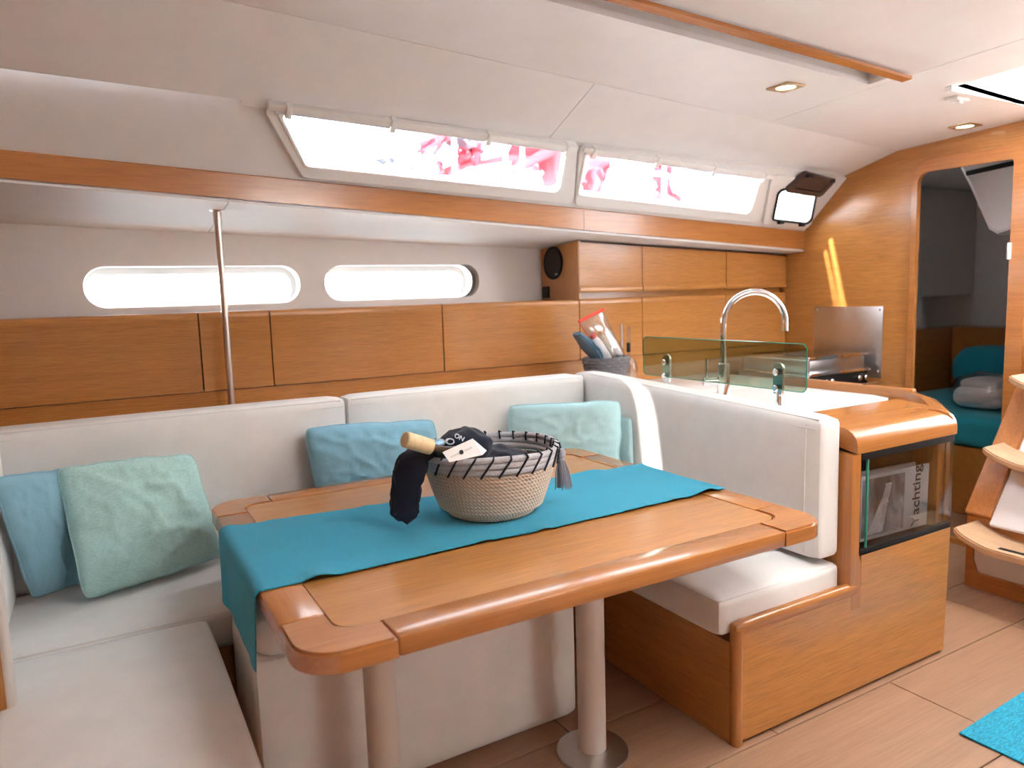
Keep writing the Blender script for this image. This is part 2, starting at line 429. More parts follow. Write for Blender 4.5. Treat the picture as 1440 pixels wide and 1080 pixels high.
ceil_panel(lin(XF, XB, 8), lambda x: [seam(x).y-0.03, seam(x).y+0.03], mat='headliner', name='seam_backing', thick=0.005, dz=0.021)
ceil_panel([1.78, 1.82], lambda x: [seam(x).y, side_top(x).y], mat='headliner', name='seam_backing', thick=0.005, dz=0.021)
ceil_panel([2.82, 2.88], lambda x: [-2.4, 0, 1.0, seam(x).y], mat='headliner', name='seam_backing', thick=0.005, dz=0.021)
# little screw buttons on the headliner
for px, py in ((977, 80), (1325, 122)):
    d = ray(px, py); P = None; t = 1.0
    for k in range(4000):
        q = CAM+d*t/1000
        if q[2] > zc(q[0], q[1]): P = q; break
        t += 1.0
    obj('screw_button', lathe([(0, -0.004), (0.006, -0.003), (0.007, 0)], P, 12), 'white_plastic', ceil)
# saloon hatch above (out of view): translucent blind drawn over it
def zplate(x0, x1, y0, y1, z, t, mat, name, parent, bev=0): return obj(name, box(x0, x1, y0, y1, z, z+t, bev), mat, parent)
win6 = empty('window_6_offscreen', (1.15, 0.55, 2.3), kind='structure')
b = bmesh.new()
for (a, c, d_, e) in ((HATCH[0]-.02, HATCH[1]+.02, HATCH[2]-.03, HATCH[2]), (HATCH[0]-.02, HATCH[1]+.02, HATCH[3], HATCH[3]+.03), (HATCH[0]-.03, HATCH[0], HATCH[2], HATCH[3]), (HATCH[1], HATCH[1]+.03, HATCH[2], HATCH[3])):
    box(a, c, d_, e, 2.24, 2.42, 0, 1, b)
obj('hatch_frame', b, 'white_plastic', win6)
obj('hatch_pane', box(HATCH[0], HATCH[1], HATCH[2], HATCH[3], 2.39, 2.395), 'frosted', win6)
def sunslit(A, B, w, zp):
    """slit added to a hatch cover at height zp, shaped to put sun on segment A-B"""
    out = []
    for P, s in ((A, -1), (A, 1), (B, 1), (B, -1)):
        t = (zp-P[2])/-SUN.z; out.append((P[0]-SUN.x*t, P[1]+s*w/2-SUN.y*t))
    return out
added_hatch = empty('window_8_offscreen', (1.2, -1.4, 2.4), kind='structure')  # added hatch out of view, covered except a slit shaped for the sunbeam
obj('hatch_pane', plate([(LIT[0]-.02, LIT[2]-.02), (LIT[1]+.02, LIT[2]-.02), (LIT[1]+.02, LIT[3]+.02), (LIT[0]-.02, LIT[3]+.02)], [sunslit((1.99, 2.395, 1.06), (1.99, 2.325, .58), .07, 2.40)], .006, Matrix.Translation((0, 0, 2.40))), 'dock', added_hatch)
b = bmesh.new()
for (a, c, d_, e) in ((LIT[0]-.03, LIT[1]+.03, LIT[2]-.03, LIT[2]), (LIT[0]-.03, LIT[1]+.03, LIT[3], LIT[3]+.03), (LIT[0]-.03, LIT[0], LIT[2], LIT[3]), (LIT[1], LIT[1]+.03, LIT[2], LIT[3])):
    box(a, c, d_, e, 2.26, 2.42, 0, 1, b)
obj('hatch_frame', b, 'white_plastic', added_hatch)
win7 = empty('window_7', (3.4, 1.3, 2.2), kind='structure')
zt = 2.20
b = bmesh.new()
for (a, c, d_, e) in ((COMP[0]-.03, COMP[1]+.03, COMP[3], COMP[3]+.03), (COMP[0]-.03, COMP[0], COMP[2], COMP[3]), (COMP[1], COMP[1]+.03, COMP[2], COMP[3]), (COMP[0]-.03, COMP[1]+.03, COMP[2]-.03, COMP[2])):
    box(a, c, d_, e, zc(c, 1.6)+0.004, 2.34, 0, 1, b)
obj('hatch_frame', b, 'white_plastic', win7)
hp = obj('hatch_pane', plate([(COMP[0], COMP[2]), (COMP[1], COMP[2]), (COMP[1], COMP[3]), (COMP[0], COMP[3])],
    [sunslit((XB, 2.93, 1.69), (XB, 2.80, 1.14), .022, 2.30), sunslit((XB, 2.965, 1.62), (XB, 2.845, 1.16), .014, 2.30)], .006, Matrix.Translation((0, 0, 2.30))), 'frosted', win7)  # two slits added to the pane, shaped to throw sun streaks on the bulkhead
# recess box of the grab rail in the ceiling and its wooden lip
tr = empty('trim_1', (1.9, 1.86, 2.25), kind='structure')
b = bmesh.new()
def slotwall(xa, ya, xb, yb_):
    def fn(u, v):
        x, y = xa+(xb-xa)*u, ya+(yb_-ya)*u; return Vector((x, y, zc(x, y)+.002+.22*v))
    return fn
for q_ in ((SLOT[0]-.02, SLOT[3]+.001, SLOT[1]+.02, SLOT[3]+.001), (SLOT[0]-.02, SLOT[2]-.001, SLOT[1]+.02, SLOT[2]-.001), (SLOT[1]+.001, SLOT[2]-.02, SLOT[1]+.001, SLOT[3]+.02), (SLOT[0]-.001, SLOT[2], SLOT[0]-.001, SLOT[3])): quadgrid(slotwall(*q_), 10, 1, b)
def slotroof(u, v):
    x = SLOT[0]-.01+(SLOT[1]-SLOT[0]+.02)*u; y = SLOT[2]-.01+(SLOT[3]-SLOT[2]+.02)*v; return Vector((x, y, zc(x, y)+.21))
quadgrid(slotroof, 10, 1, b)
obj('recess_liner', b, 'side_liner', tr)
def lipfn(u, v):
    x = SLOT[0]+(SLOT[1]+0.03-SLOT[0])*u; y = SLOT[2]-0.040+0.040*v; return Vector((x, y, zc(x, y)-0.012))
obj('wood_lip', quadgrid(lipfn, 8, 1, thick=0.012), 'solid_x', tr)
# ---- port cabin side with the coachroof windows
A0 = beam_top(0); A1 = beam_top(3.5); B0 = side_top(1.5)
NS = (A1-A0).cross(B0-A0).normalized(); 
if NS.y > 0: NS = -NS
CS = NS.dot(A0)
Us = (A1-A0).normalized(); Vs = NS.cross(Us)
if Vs.z < 0: Vs = -Vs
FS = frame(A0, Us, Vs); FSi = FS.inverted()
def onside(px, py):
    p = FSi@hit(px, py, tuple(NS), CS); return (p.x, p.y)
g1 = [onside(*p) for p in ((391, 151), (430, 229), (784, 267), (795, 203))]
g2 = [onside(*p) for p in ((823, 209), (812, 270), (1052, 298), (1068, 245))]
g3 = [onside(*p) for p in ((1094, 264), (1086, 304), (1136, 310), (1143, 270))]
def grow(poly, d):
    c = Vector((sum(p[0] for p in poly)/len(poly), sum(p[1] for p in poly)/len(poly)))
    n = len(poly); out = []
    area = sum(poly[i][0]*poly[(i+1) % n][1]-poly[(i+1) % n][0]*poly[i][1] for i in range(n)); sg = 1 if area > 0 else -1
    for i in range(n):
        p = Vector(poly[i]); a = Vector(poly[i-1]); e = Vector(poly[(i+1) % n])
        n1 = Vector(((p-a).y, -(p-a).x)).normalized()*sg; n2 = Vector(((e-p).y, -(e-p).x)).normalized()*sg
        k = d/(1+n1.dot(n2)); out.append(tuple(p+(n1+n2)*k))
    return out
def loc2(x, P): p = FSi@P(x); return (p.x, p.y)
e0 = loc2(XF, beam_top); e1 = loc2(XB, beam_top); e2 = loc2(XB, side_top); e3 = loc2(XF, side_top)
so_ = Matrix.Translation(-NS*0.02)
me = plate([(e0[0], e0[1]-.02), (e1[0], e1[1]-.02), (e2[0], e2[1]+.03), (e3[0], e3[1]+.03)], [rpoly(grow(q, 0.012), 0.03) for q in (g1, g2, g3)], 0.036, so_@FS)
wp = obj('wall_port_upper', me, 'side_liner'); tag(wp, kind='structure')
def cab_window(name, gl, fr):
    wroot = empty(name, FS@Vector((gl[0][0], gl[0][1], 0)), kind='structure')
    me = plate(rpoly(fr, 0.035), [rpoly(gl, 0.025)], 0.022, Matrix.Translation(NS*0.006)@FS, 0.005); obj('window_frame', me, 'white_plastic', wroot)
    me = plate(rpoly(grow(gl, 0.014), 0.03), [rpoly(grow(gl, 0.0), 0.025)], 0.012, Matrix.Translation(NS*0.016)@FS, 0.004); obj('inner_bead', me, 'white_plastic', wroot)
    me = plate(rpoly(grow(gl, 0.01), 0.03), [], 0.006, Matrix.Translation(-NS*0.03)@FS); obj('pane', me, 'pane', wroot, smooth=False)
    return wroot
f1 = [onside(*p) for p in ((362, 139), (424, 247), (805, 285), (811, 199))]
f2 = [onside(*p) for p in ((813, 200), (807, 286), (1068, 312), (1082, 240))]
f3 = [onside(*p) for p in ((1084, 243), (1071, 313), (1138, 321), (1152, 253))]
cab_window('window_1', g1, f1); cab_window('window_2', g2, f2)
w3 = cab_window('window_3', g3, f3)
# dark gasket and hinges of the small opening port
me = plate(rpoly(grow(g3, 0.014), 0.03), [rpoly(grow(g3, 0.002), 0.022)], 0.014, Matrix.Translation(NS*0.022)@FS, 0.003); obj('port_gasket', me, 'black', w3)
for k in (0.2, 0.8):
    p = Vector(g3[1]).lerp(Vector(g3[2]), k); q = FS@Vector((p.x, p.y-0.016, 0.03*(1 if FS.col[2].to_3d().dot(NS) > 0 else -1)))
    obj('hinge', box(q.x-.02, q.x+.02, q.y-.012, q.y+.012, q.z-.01, q.z+.01, .004), 'black', w3)
# open smoked cover of the port, hinged up under the ceiling
def ceil_at(px, py, dz=0.0):
    d = ray(px, py); t = .0005
    while t < .008:
        q = CAM+d*t
        if q[2] > zc(q[0], q[1])-dz: return Vector(q)
        t += .000002
PA = FS@Vector((*onside(1096, 265), 0))+NS*.02; PB = FS@Vector((*onside(1150, 273), 0))+NS*.02
PD, PC = ceil_at(1133, 241, .03), ceil_at(1172, 250, .03)
cover = empty('port_cover', PA, 'smoked brown plastic port cover hinged open beneath the ceiling', 'window cover')
F3 = frame(PA, PB-PA, PD-PA); F3i = F3.inverted()
cq = [(v_.x, v_.y) for v_ in (F3i@p_ for p_ in (PA, PB, PC, PD))]
obj('cover_panel', plate(rpoly(cq, .03), [rpoly(grow(cq, -.035), .02)], .03, F3, .006), 'smoke_plastic', cover)
obj('cover_pane', plate(rpoly(grow(cq, -.02), .02), [], .010, F3), 'smoke_plastic', cover)
for k in (.1, .9):
    q = PD.lerp(PC, k)+Vector((0, -.005, -.022)); obj('latch', box(q.x-.02, q.x+.02, q.y-.014, q.y+.014, q.z-.012, q.z+.012, .004), 'black', cover)
# ---- roller blinds in cassettes along the top of the windows
def blind(pa, pb, ks, label):
    a = FS@Vector((*onside(*pa), 0)); c = FS@Vector((*onside(*pb), 0)); 
    rt = empty('roller_blind', a, label, 'blind', 'rolled blinds above the coachroof windows')
    d = (c-a); n = NS*0.028
    up = Vs
    def bar(p, q, s0, s1, t0, t1, bv=.003):
        b = box(0, (q-p).length, s0, s1, t0, t1, bv); return xform(b, frame(p, (q-p), up))
    sg = 1 if FS.col[2].to_3d().dot(NS) > 0 else -1
    lo, hi = (0.014, 0.044)
    tt = (lo, hi) if sg > 0 else (-hi, -lo)
    obj('cassette', bar(a, c, -0.006, 0.020, *tt), 'white_plastic', rt)
    obj('rolled_cloth', tube([a+d*0.02+n-up*0.012, c-d*0.02+n-up*0.012], 0.010, 10), 'white_paint', rt)
    t2 = (lo-.004, hi+.008) if sg > 0 else (-hi-.008, -lo+.004)
    for k in ks:
        p = a+d*k; q = p+d.normalized()*0.022; obj('bracket', bar(p, q, -0.026, 0.024, *t2), 'white_plastic', rt)
blind((374, 143), (806, 205), (0.045, 0.34, 0.655, 0.955), 'long rolled white blind above the longer slanted-end coachroof window')
blind((815, 205), (1082, 245), (0.04, 0.34, 0.64, 0.94), 'rolled white blind above the coachroof window nearer the bulkhead')
# ---- beam along the deck edge (two lengths) with light strip
XJ = 2.17
b3 = empty('trim_2', (1.5, 3.0, 1.75), kind='structure')
def beam(x0, x1):
    def ring(x):
        t, q = beam_top(x), beam_bot(x)
        prof = [(0, 0), (0.0, 1)]
        return [Vector((x, q.y, q.z)), Vector((x, t.y-0.004, t.z-0.004)), Vector((x, t.y+0.004, t.z+0.002)), Vector((x, t.y+0.05, t.z)), Vector((x, q.y+0.05, q.z))]
    b = bmesh.new(); R = []
    for x in lin(x0, x1, 8): R.append([b.verts.new(v) for v in ring(x)])
    for A, B in zip(R, R[1:]):
        for k in range(5): b.faces.new((A[k], A[(k+1) % 5], B[(k+1) % 5], B[k]))
    b.faces.new(R[0]); b.faces.new(list(reversed(R[-1]))); return b
obj('beam', beam(XF, XJ-0.001), 'solid_x', b3, angle=25); obj('beam', beam(XJ+0.001, XB), 'solid_x', b3, angle=25)
def strip(u, v):
    x = XF+(XB-XF)*u; q = beam_bot(x); return Vector((x, q.y+0.001+0.012*v, q.z-0.006+0.002*v))
obj('pale_strip', quadgrid(strip, 8, 1, thick=0.006), 'white_plastic', b3)
# ---- side deck lining (sloping soffit) from beam to hull
YH = 3.63
wall_top = cabline((0, 309), (760, 347), YH, 0.0)
soff = empty('ceiling_side', (1.5, 3.3, 1.75), kind='structure')
def soffit(x0, x1):
    def fn(u, v):
        x = x0+(x1-x0)*u; a = beam_bot(x)+Vector((0, 0.012, 0.0)); c = wall_top(x); c = Vector((x, YH+.02, c.z-.003)); a.x = x
        return a.lerp(c, v)
    return quadgrid(fn, 8, 4, thick=0.012)
XS = 0.475
obj('soffit_panel', soffit(XF, XS-.0015), 'side_liner', soff); obj('soffit_panel', soffit(XS+.0015, XB), 'side_liner', soff)
bmj = soffit(XS-.03, XS+.03)
for v in bmj.verts: v.co.z += .0145
obj('joint_backing', bmj, 'side_liner', soff)
for px, py in ((122, 270), (286, 284), (333, 287), (457, 297), (565, 304), (662, 312), (748, 320)):
    x = aty(px, py, 3.15).x; a = beam_bot(x); c = wall_top(x); k = (3.12-a.y)/(YH-a.y); z = a.z+(c.z-a.z)*k
    obj('screw_button', lathe([(0, -0.007), (0.006, -0.006), (0.009, 0.002)], (x, 3.12, z-.001), 12), 'white_plastic', soff)
# ---- hull side wall with two long recessed lights
def stad(x0, x1, z0, z1, r): return rpoly([(x0, z0), (x1, z0), (x1, z1), (x0, z1)], r, 8)
FH = frame((0, YH+0.02, 0), (1, 0, 0), (0, 0, 1))
o1a, o1b = aty(117, 400, YH).x, aty(422, 400, YH).x; o2a, o2b = aty(457, 400, YH).x, aty(674, 400, YH).x
oz0, oz1 = 1.402, 1.581
me = plate([(XF, -.03), (6.6, -.03), (6.6, 1.75), (XB+.01, 1.75), (XB, wall_top(XB).z+.015), (XF, wall_top(XF).z+.015)], [stad(o1a, o1b, oz0, oz1, .085), stad(o2a, o2b, oz0, oz1, .085)], 0.04, FH)
hw = obj('wall_port', me, 'side_liner'); tag(hw, kind='structure')
def hull_window(name, xa, xb, open_end):
    wr = empty(name, (xa, YH, oz0), kind='structure')
    xr = xb-.045 if open_end else xb          # the inner liner stops short of the cut-out at one end
    xw = xb+.25 if open_end else xb+.03
    def ring(polyA, polyB, y0, y1, nm, mat):
        b = bmesh.new(); A = [b.verts.new((p[0], y0, p[1])) for p in polyA]; C = [b.verts.new((p[0], y1, p[1])) for p in polyB]; n = len(A)
        for i in range(n): b.faces.new((A[i], A[(i+1) % n], C[(i+1) % n], C[i]))
        return obj(nm, b, mat, wr)
    e_ = .001 if open_end else 0.0
    ring(stad(xa+e_, xr, oz0+e_, oz1-e_, .085), stad(xa+.004, xr-.004, oz0+.004, oz1-.004, .081), YH, YH+.085, 'reveal', 'white_plastic')
    me = plate(stad(xa-.03, xw, oz0-.03, oz1+.03, .1), [stad(xa+.006, xr-.028, oz0+.008, oz1-.034, .055)], .02, frame((0, YH+.09, 0), (1, 0, 0), (0, 0, 1)), .004)
    obj('window_frame', me, 'white_plastic', wr)
    obj('pane', plate(stad(xa, xr-.02, oz0, oz1-.025, .06), [], .006, frame((0, YH+.112, 0), (1, 0, 0), (0, 0, 1))), 'pane', wr, smooth=False)
    if open_end:      # closed pocket behind the lining that the gap looks into
        q_ = stad(xa-.028, xw-.002, oz0-.028, oz1+.028, .098); ring(q_, q_, YH+.038, YH+.085, 'pocket', 'side_liner')
hull_window('window_4', o1a, o1b, False); hull_window('window_5', o2a, o2b, True)
# ---- aft bulkhead with the cabin doorway
DY0, DY1, DZ = 1.905, 2.40, 2.0
FB = frame((XB+0.02, 0, 0), (0, 1, 0), (0, 0, 1))
prof = [(-2.4, 0), (3.64, 0), (3.64, 1.60), (beam_top(XB).y+.10, beam_top(XB).z-.05), (side_top(XB).y+.08, side_top(XB).z+.06), (seam(XB).y+.05, seam(XB).z+.08), (1.2, 2.26), (-2.4, 2.3)]
door = rpoly([(DY0, 0.02), (DY1, 0.02), (DY1, DZ), (DY0, DZ-.01)], [0, 0, .07, .02])
bh = obj('wall_aft', plate(prof, [door, [(.75, 1.10), (1.62, 1.10), (1.62, 2.12), (.75, 2.12)]], 0.04, FB), 'teak_y'); tag(bh, kind='structure')
dr = empty('door_1', (XB, 2.15, 0), kind='structure')
me = plate(rpoly([(DY0-.07, 0.0), (DY1+.018, 0.0), (DY1+.018, DZ+.058), (DY0-.07, DZ+.048)], [0, 0, .1, 0]), [rpoly([(DY0+.004, -0.02), (DY1-.012, -0.02), (DY1-.012, DZ-.008), (DY0+.004, DZ-.016)], [0, 0, .06, .02])], .018, Matrix.Translation((-0.028, 0, 0))@FB, .003)
obj('door_frame', me, 'solid_y', dr)
obj('strike_plate', box(XB-.04, XB-.012, DY0-.002, DY0+.008, 1.50, 1.58, .002), 'white_plastic', dr)
# ---- walls out of the picture that close the room
tag(obj('wall_forward', box(XF-.05, XF, -2.4, 3.67, -.03, 2.45), 'teak_y'), kind='structure')
FSt = frame((0, -2.42, 0), (1, 0, 0), (0, 0, 1))
tag(obj('wall_starboard', plate([(XF-.05, 0), (XB, 0), (XB, 2.5), (XF-.05, 2.5)], [rpoly([(-.2, 1.65), (1.4, 1.65), (1.4, 2.1), (-.2, 2.1)], .03), rpoly([(1.9, 1.70), (2.9, 1.70), (2.9, 2.1), (1.9, 2.1)], .03)], .04, FSt), 'side_liner'), kind='structure')
for n_, (xa, xb) in ((9, (-.2, 1.4)), (10, (1.9, 2.9))):
    wr = empty('window_%d_offscreen' % n_, (xa, -2.42, 1.65), kind='structure')
    obj('drawn_blind', box(xa-.02, xb+.02, -2.445, -2.44, 1.63, 2.12), 'frosted' if n_ == 10 else 'dock', wr)
# ---- aft cabin seen through the doorway
tag(obj('wall_aft_cabin', box(6.0, 6.05, 0.6, 3.66, -0.03, 2.2), 'side_liner'), kind='structure')
tag(obj('wall_aft_inner', box(3.97, 6.05, 1.66, 1.70, -0.03, 2.2), 'side_liner'), kind='structure')
tag(obj('ceiling_aft', plate([(3.962, 1.66), (6.05, 1.66), (6.05, 3.64), (3.962, 3.64)], [], .04, Matrix.Translation((0, 0, 2.12))), 'side_liner'), kind='structure')
b = bmesh.new(); box(3.97, 6.0, 3.18, 3.60, 1.30, 2.097, .02, 2, b)
tag(obj('wall_aft_lining', b, 'side_liner'), kind='structure')
# moulded white locker under the deck with a dark grille
lk = empty('deck_locker', (4.5, 2.0, 1.5), 'white moulded overhead box with dark slot in the aft cabin', 'locker')
q = [atx(*p_, 4.3) for p_ in ((1347, 232), (1440, 218), (1440, 318), (1402, 330), (1388, 322), (1362, 262))]
poly = [(p.y, min(p.z, 2.09)) for p in q]
obj('moulding', plate(poly, [], 0.5, frame((4.55, 0, 0), (0, 1, 0), (0, 0, 1)), 0.02), 'white_paint', lk)
g0, g1_ = atx(1360, 244, 4.295), atx(1432, 228, 4.295)
obj('grille', xform(box(0, (g1_-g0).length, -.012, .012, -.01, .012), frame(g0, g1_-g0, (0, 0, 1))), 'black', lk)
b = empty('berth', (5.0, 2.2, 0), 'teal covered berth in the dark aft cabin beyond the doorway', 'bed')
obj('berth_base', box(4.45, 5.98, 1.72, 3.2, 0, .42, .01), 'teak_x', b)
obj('mattress', rbox(4.42, 5.74, 1.72, 3.2, .42, .60, .05, 6, (0, 0, .02)), 'bed_cloth', b)
tag(obj('trim_6', box(5.75, 5.98, 1.72, 3.2, .62, 1.06, .01), 'teak_x'), kind='structure')
tag(obj('trim_7', box(3.98, 5.98, 3.205, 3.3, 0, 1.06, .01), 'teak_x'), kind='structure')
pl = obj('bolster_pillow', rbox(5.36, 5.735, atx(1425, 540, 5.36).y, atx(1330, 540, 5.36).y, .655, .90, .10, 8, (0, 0, .04)), 'bed_cloth'); tag(pl, 'teal pillow on the aft berth behind the clear bag', 'pillow')

# ================================================================== LOCKERS ALONG THE HULL
YP = 3.25
def lockdoor(x0, x1, z0, z1, lip, y=YP):
    """door slab with a rounded-over solid lip; profile in (y,z) swept along x"""
    t = 0.02; prof = []
    if lip == 'top':
        prof = [(y, z0), (y, z1-.036), (y-.001, z1-.034), (y-.001, z1-.014), (y+.002, z1-.005), (y+.009, z1), (y+t, z1), (y+t, z0)]
    else:
        prof = [(y, z1), (y, z0+.040), (y-.002, z0+.036), (y-.006, z0+.018), (y-.006, z0+.006), (y-.002, z0), (y+t, z0), (y+t, z1)]
    return prof
def sweepx(prof0, prof1, x0, x1, bm=None):
    b = bm or bmesh.new(); A = [b.verts.new((x0, *p)) for p in prof0]; B = [b.verts.new((x1, *p)) for p in prof1]; n = len(A)
    for i in range(n): b.faces.new((A[i], A[(i+1) % n], B[(i+1) % n], B[i]))
    b.faces.new(A); b.faces.new(list(reversed(B))); return b
lx = [XF, aty(283, 500, YP).x, aty(383, 500, YP).x, aty(623.5, 480, YP).x, aty(815.5, 470, YP).x, aty(903.5, 460, YP).x, aty(1020.5, 440, YP).x, XB-.004]
lz0, lz1 = 1.042, 1.371
labs = ['widest teak locker front, at the forward end of the row before the steel post', 'narrow teak locker front crossed by the steel post', 'teak locker front between the steel post and the seat back joint',
        'teak locker front just forward of the speaker panel', 'short teak locker front behind the wicker basket of bags', 'teak locker front behind the smoked glass screen', 'teak locker front beside the stove splash plate']
for i in range(7):
    x0, x1 = lx[i]+.003, lx[i+1]-.003
    r = empty('hull_locker', ((x0+x1)/2, YP, lz0), labs[i], 'cabinet', 'lower row of hull lockers')
    obj('locker_body', box(x0-.002, x1+.002, YP+.022, YH-.004, lz0+.004, lz1-.012), 'teak_x', r)
    dz = 0.0
    p = lockdoor(x0, x1, lz0, lz1, 'top'); obj('door', sweepx(p, p, x0, x1), 'teak_x', r, angle=50)
    obj('top_board', box(x0-.002, x1+.002, YP+.021, YH-.002, lz1-.012, lz1-.001), 'teak_x', r)
# plinth board beneath the doors
tag(obj('trim_3', box(XF, XB-.003, YP+.012, YP+.03, .55, lz0-.004), 'teak_x'), kind='structure')
tag(obj('trim_4', box(XF, 2.105, 2.925, YP+.012, .94, .955), 'teak_x'), kind='structure')
# upper lockers over the galley
ux = [lx[4]+.0, lx[5], lx[6], XB-.004]; uz0 = 1.405
def sofz(x, y):
    a, c = beam_bot(x), wall_top(x); a = a+Vector((0, .012, 0)); return a.z+(c.z-a.z)*(y-a.y)/(YH+.02-a.y)-.018
ulabs = ['upper teak locker over the galley next to the round speaker', 'middle upper teak locker over the galley', 'upper teak locker over the galley against the bulkhead']
for i in range(3):
    x0, x1 = ux[i]+.003, ux[i+1]-.003
    r = empty('upper_locker', ((x0+x1)/2, YP, uz0), ulabs[i], 'cabinet', 'upper row of galley lockers')
    ta, tb = sofz(x0, YP), sofz(x1, YP)
    pa, pb = lockdoor(x0, x1, uz0, ta-.012, 'bot', YP-.004), lockdoor(x0, x1, uz0, tb-.012, 'bot', YP-.004)
    obj('door', sweepx(pa, pb, x0, x1), 'teak_x', r, angle=50)
    bx0 = x0+(.012 if i == 0 else -.002)
    qa = [(YP+.02, uz0+.03), (YP+.02, ta-.006), (YH-.004, sofz(x0, YH)-.002), (YH-.004, uz0+.03)]; qb = [(YP+.02, uz0+.03), (YP+.02, tb-.006), (YH-.004, sofz(x1, YH)-.002), (YH-.004, uz0+.03)]
    obj('locker_body', sweepx(qa, qb, bx0, x1+.002), 'teak_x', r, smooth=False)
    if i == 0:
        s = [(YP-.002, lz1+.001), (YP-.002, ta), (YH-.004, sofz(x0, YH)), (YH-.004, lz1+.001)]
        obj('side_panel', sweepx(s, s, x0-.004, x0+.0105), 'teak_z', r, smooth=False)
    else: pass
    obj('shelf_back', box(x0-.002, x1+.002, YP+.05, YP+.06, lz1, uz0+.03), 'teak_x', r)
# speaker and socket on the side panel
XE = ux[0]-.0015
sp = empty('speaker', (XE, 3.43, 1.575), 'small black oval speaker set in the teak locker side', 'speaker')
cy, cz = atx(779, 370, XE).y, atx(779, 370, XE).z
ell = [(cy+.093*math.cos(2*PI*k/40), cz+.092*math.sin(2*PI*k/40)) for k in range(40)]
ell2 = [(cy+.080*math.cos(2*PI*k/40), cz+.078*math.sin(2*PI*k/40)) for k in range(40)]
FX = frame((XE-.007, 0, 0), (0, 1, 0), (0, 0, 1))
obj('speaker_rim', plate(ell, [ell2], .014, FX, .003), 'black', sp); obj('speaker_grille', plate(ell2, [], .008, FX), 'seam_dark', sp)
lg = atx(783, 386, XE-.013); obj('badge', plate([(lg.y+.016*math.cos(k*PI/8), lg.z+.007*math.sin(k*PI/8)) for k in range(16)], [], .002, frame((XE-.0125, 0, 0), (0, 1, 0), (0, 0, 1))), 'steel', sp)
sk = empty('wall_socket', atx(769, 411, XE), 'small black socket below the oval speaker', 'socket'); k = atx(769, 411, XE)
obj('socket_plate', box(XE-.012, XE-.001, k.y-.034, k.y+.034, k.z-.033, k.z+.033, .003), 'black', sk)
obj('socket_face', box(XE-.015, XE-.011, k.y-.02, k.y+.02, k.z-.02, k.z+.02, .002), 'seam_dark', sk)
# steel post from seat back to the side deck
pt = aty(305, 297, 3.165); pb = aty(326, 565, 3.165)
px_ = (pt.x+pb.x)/2; zs = sofz(px_, 3.165)+.016
po = empty('grab_post', (px_, 3.165, .95), 'slim polished steel post rising from behind the seat back to the deck lining', 'post')
obj('pole', tube([(px_, 3.165, .955), (px_, 3.165, zs-.012)], .0135, 16), 'post_metal', po)
obj('sleeve', tube([(px_, 3.165, zs-.06), (px_, 3.165, zs-.008)], .0165, 16), 'post_metal', po)
obj('flange', lathe([(0, -.010), (.024, -.009), (.031, -.004), (.032, .004)], (px_, 3.165, zs-.004), 20), 'post_metal', po)

# ================================================================== SOFA
SZ = .47
def piping_rect(x0, x1, y0, y1, z, r=.06, rad=.0035):
    return tube([(p[0], p[1], z) for p in rpoly([(x0, y0), (x1, y0), (x1, y1), (x0, y1)], r, 5)], rad, 6, closed=True)
def seat(x0, x1, y0, y1, label, th=.125, puff=.014):
    r = empty('seat_cushion', ((x0+x1)/2, (y0+y1)/2, SZ-th), label, 'cushion', 'cream seat cushions of the saloon')
    obj('pad', rbox(x0, x1, y0, y1, SZ-th, SZ-.006, .022, 9, (0.004, .004, puff)), 'leather', r)
    obj('piping', piping_rect(x0+.007, x1-.007, y0+.007, y1-.007, SZ-.014, .02), 'piping', r)
    return r
seat(-.41, 1.985, 2.30, 2.82, 'long cream seat cushion along the hull beneath the throw pillows')
seat(-.30, .212, .75, 2.285, 'cream seat cushion of the forward return, at the hanging end of the runner')
seat(1.548, 2.112, 1.515, 2.285, 'cream seat cushion on the wooden base beside the magazine rack')
def backrest_y(x0, x1, label):
    r = empty('back_cushion', ((x0+x1)/2, 2.86, SZ), label, 'cushion', 'cream back cushions of the saloon')
    obj('pad', rbox(x0, x1, 2.80, 2.925, SZ-.002, 1.018, .022, 9, (0, .012, .004)), 'leather', r)
    for y in (2.806, 2.918): obj('piping', tube([(x0+.02, y, 1.008), (x1-.02, y, 1.008)], .0035, 6), 'piping', r)
    obj('seam', tube([(x0+.012, 2.7985, .985), (x1-.012, 2.7985, .985)], .0016, 5), 'piping', r)
xj = aty(488, 580, 2.80).x
backrest_y(-.40, xj-.002, 'cream back cushion along the hull behind the aqua and blue-grey pillows'); backrest_y(xj+.002, 1.984, 'cream back cushion along the hull meeting the galley seat back')
r = empty('back_cushion', (2.06, 2.15, SZ), 'tall cream back cushion against the galley island below the glass screen', 'cushion', 'cream back cushions of the saloon')
bm = rbox(2.0, 2.110, 1.515, 2.93, SZ+.02, 1.0, .026, 9, (.012, 0, .004))
def sheargal(co): return .966+(1.022-.966)*max(0, min(1, (co.y-1.515)/1.285))
for v in bm.verts:
    k = (v.co.z-SZ)/(1.0-SZ); v.co.z = SZ+.0+k*(sheargal(v.co)-SZ)
obj('pad', bm, 'leather', r)
def gp(y, x, d): return (x, y, sheargal(Vector((0, y, 0)))-d)
obj('piping', tube([gp(y, 2.012, .004) for y in lin(1.53, 2.8, 8)], .0035, 6), 'piping', r)
obj('piping', tube([(1.997-.001, 1.575, SZ+.04), (1.9945, 1.572, .7), (1.9975, 1.570, .94), (2.006, 1.57, .955)], .0022, 6), 'piping', r)
obj('seam', tube([gp(y, 1.9985, .035) for y in lin(1.53, 2.79, 8)], .0016, 5), 'piping', r)
r = empty('back_cushion', (-.36, 2.4, SZ), 'cream back cushion of the forward return behind the blue-grey pillow', 'cushion', 'cream back cushions of the saloon')
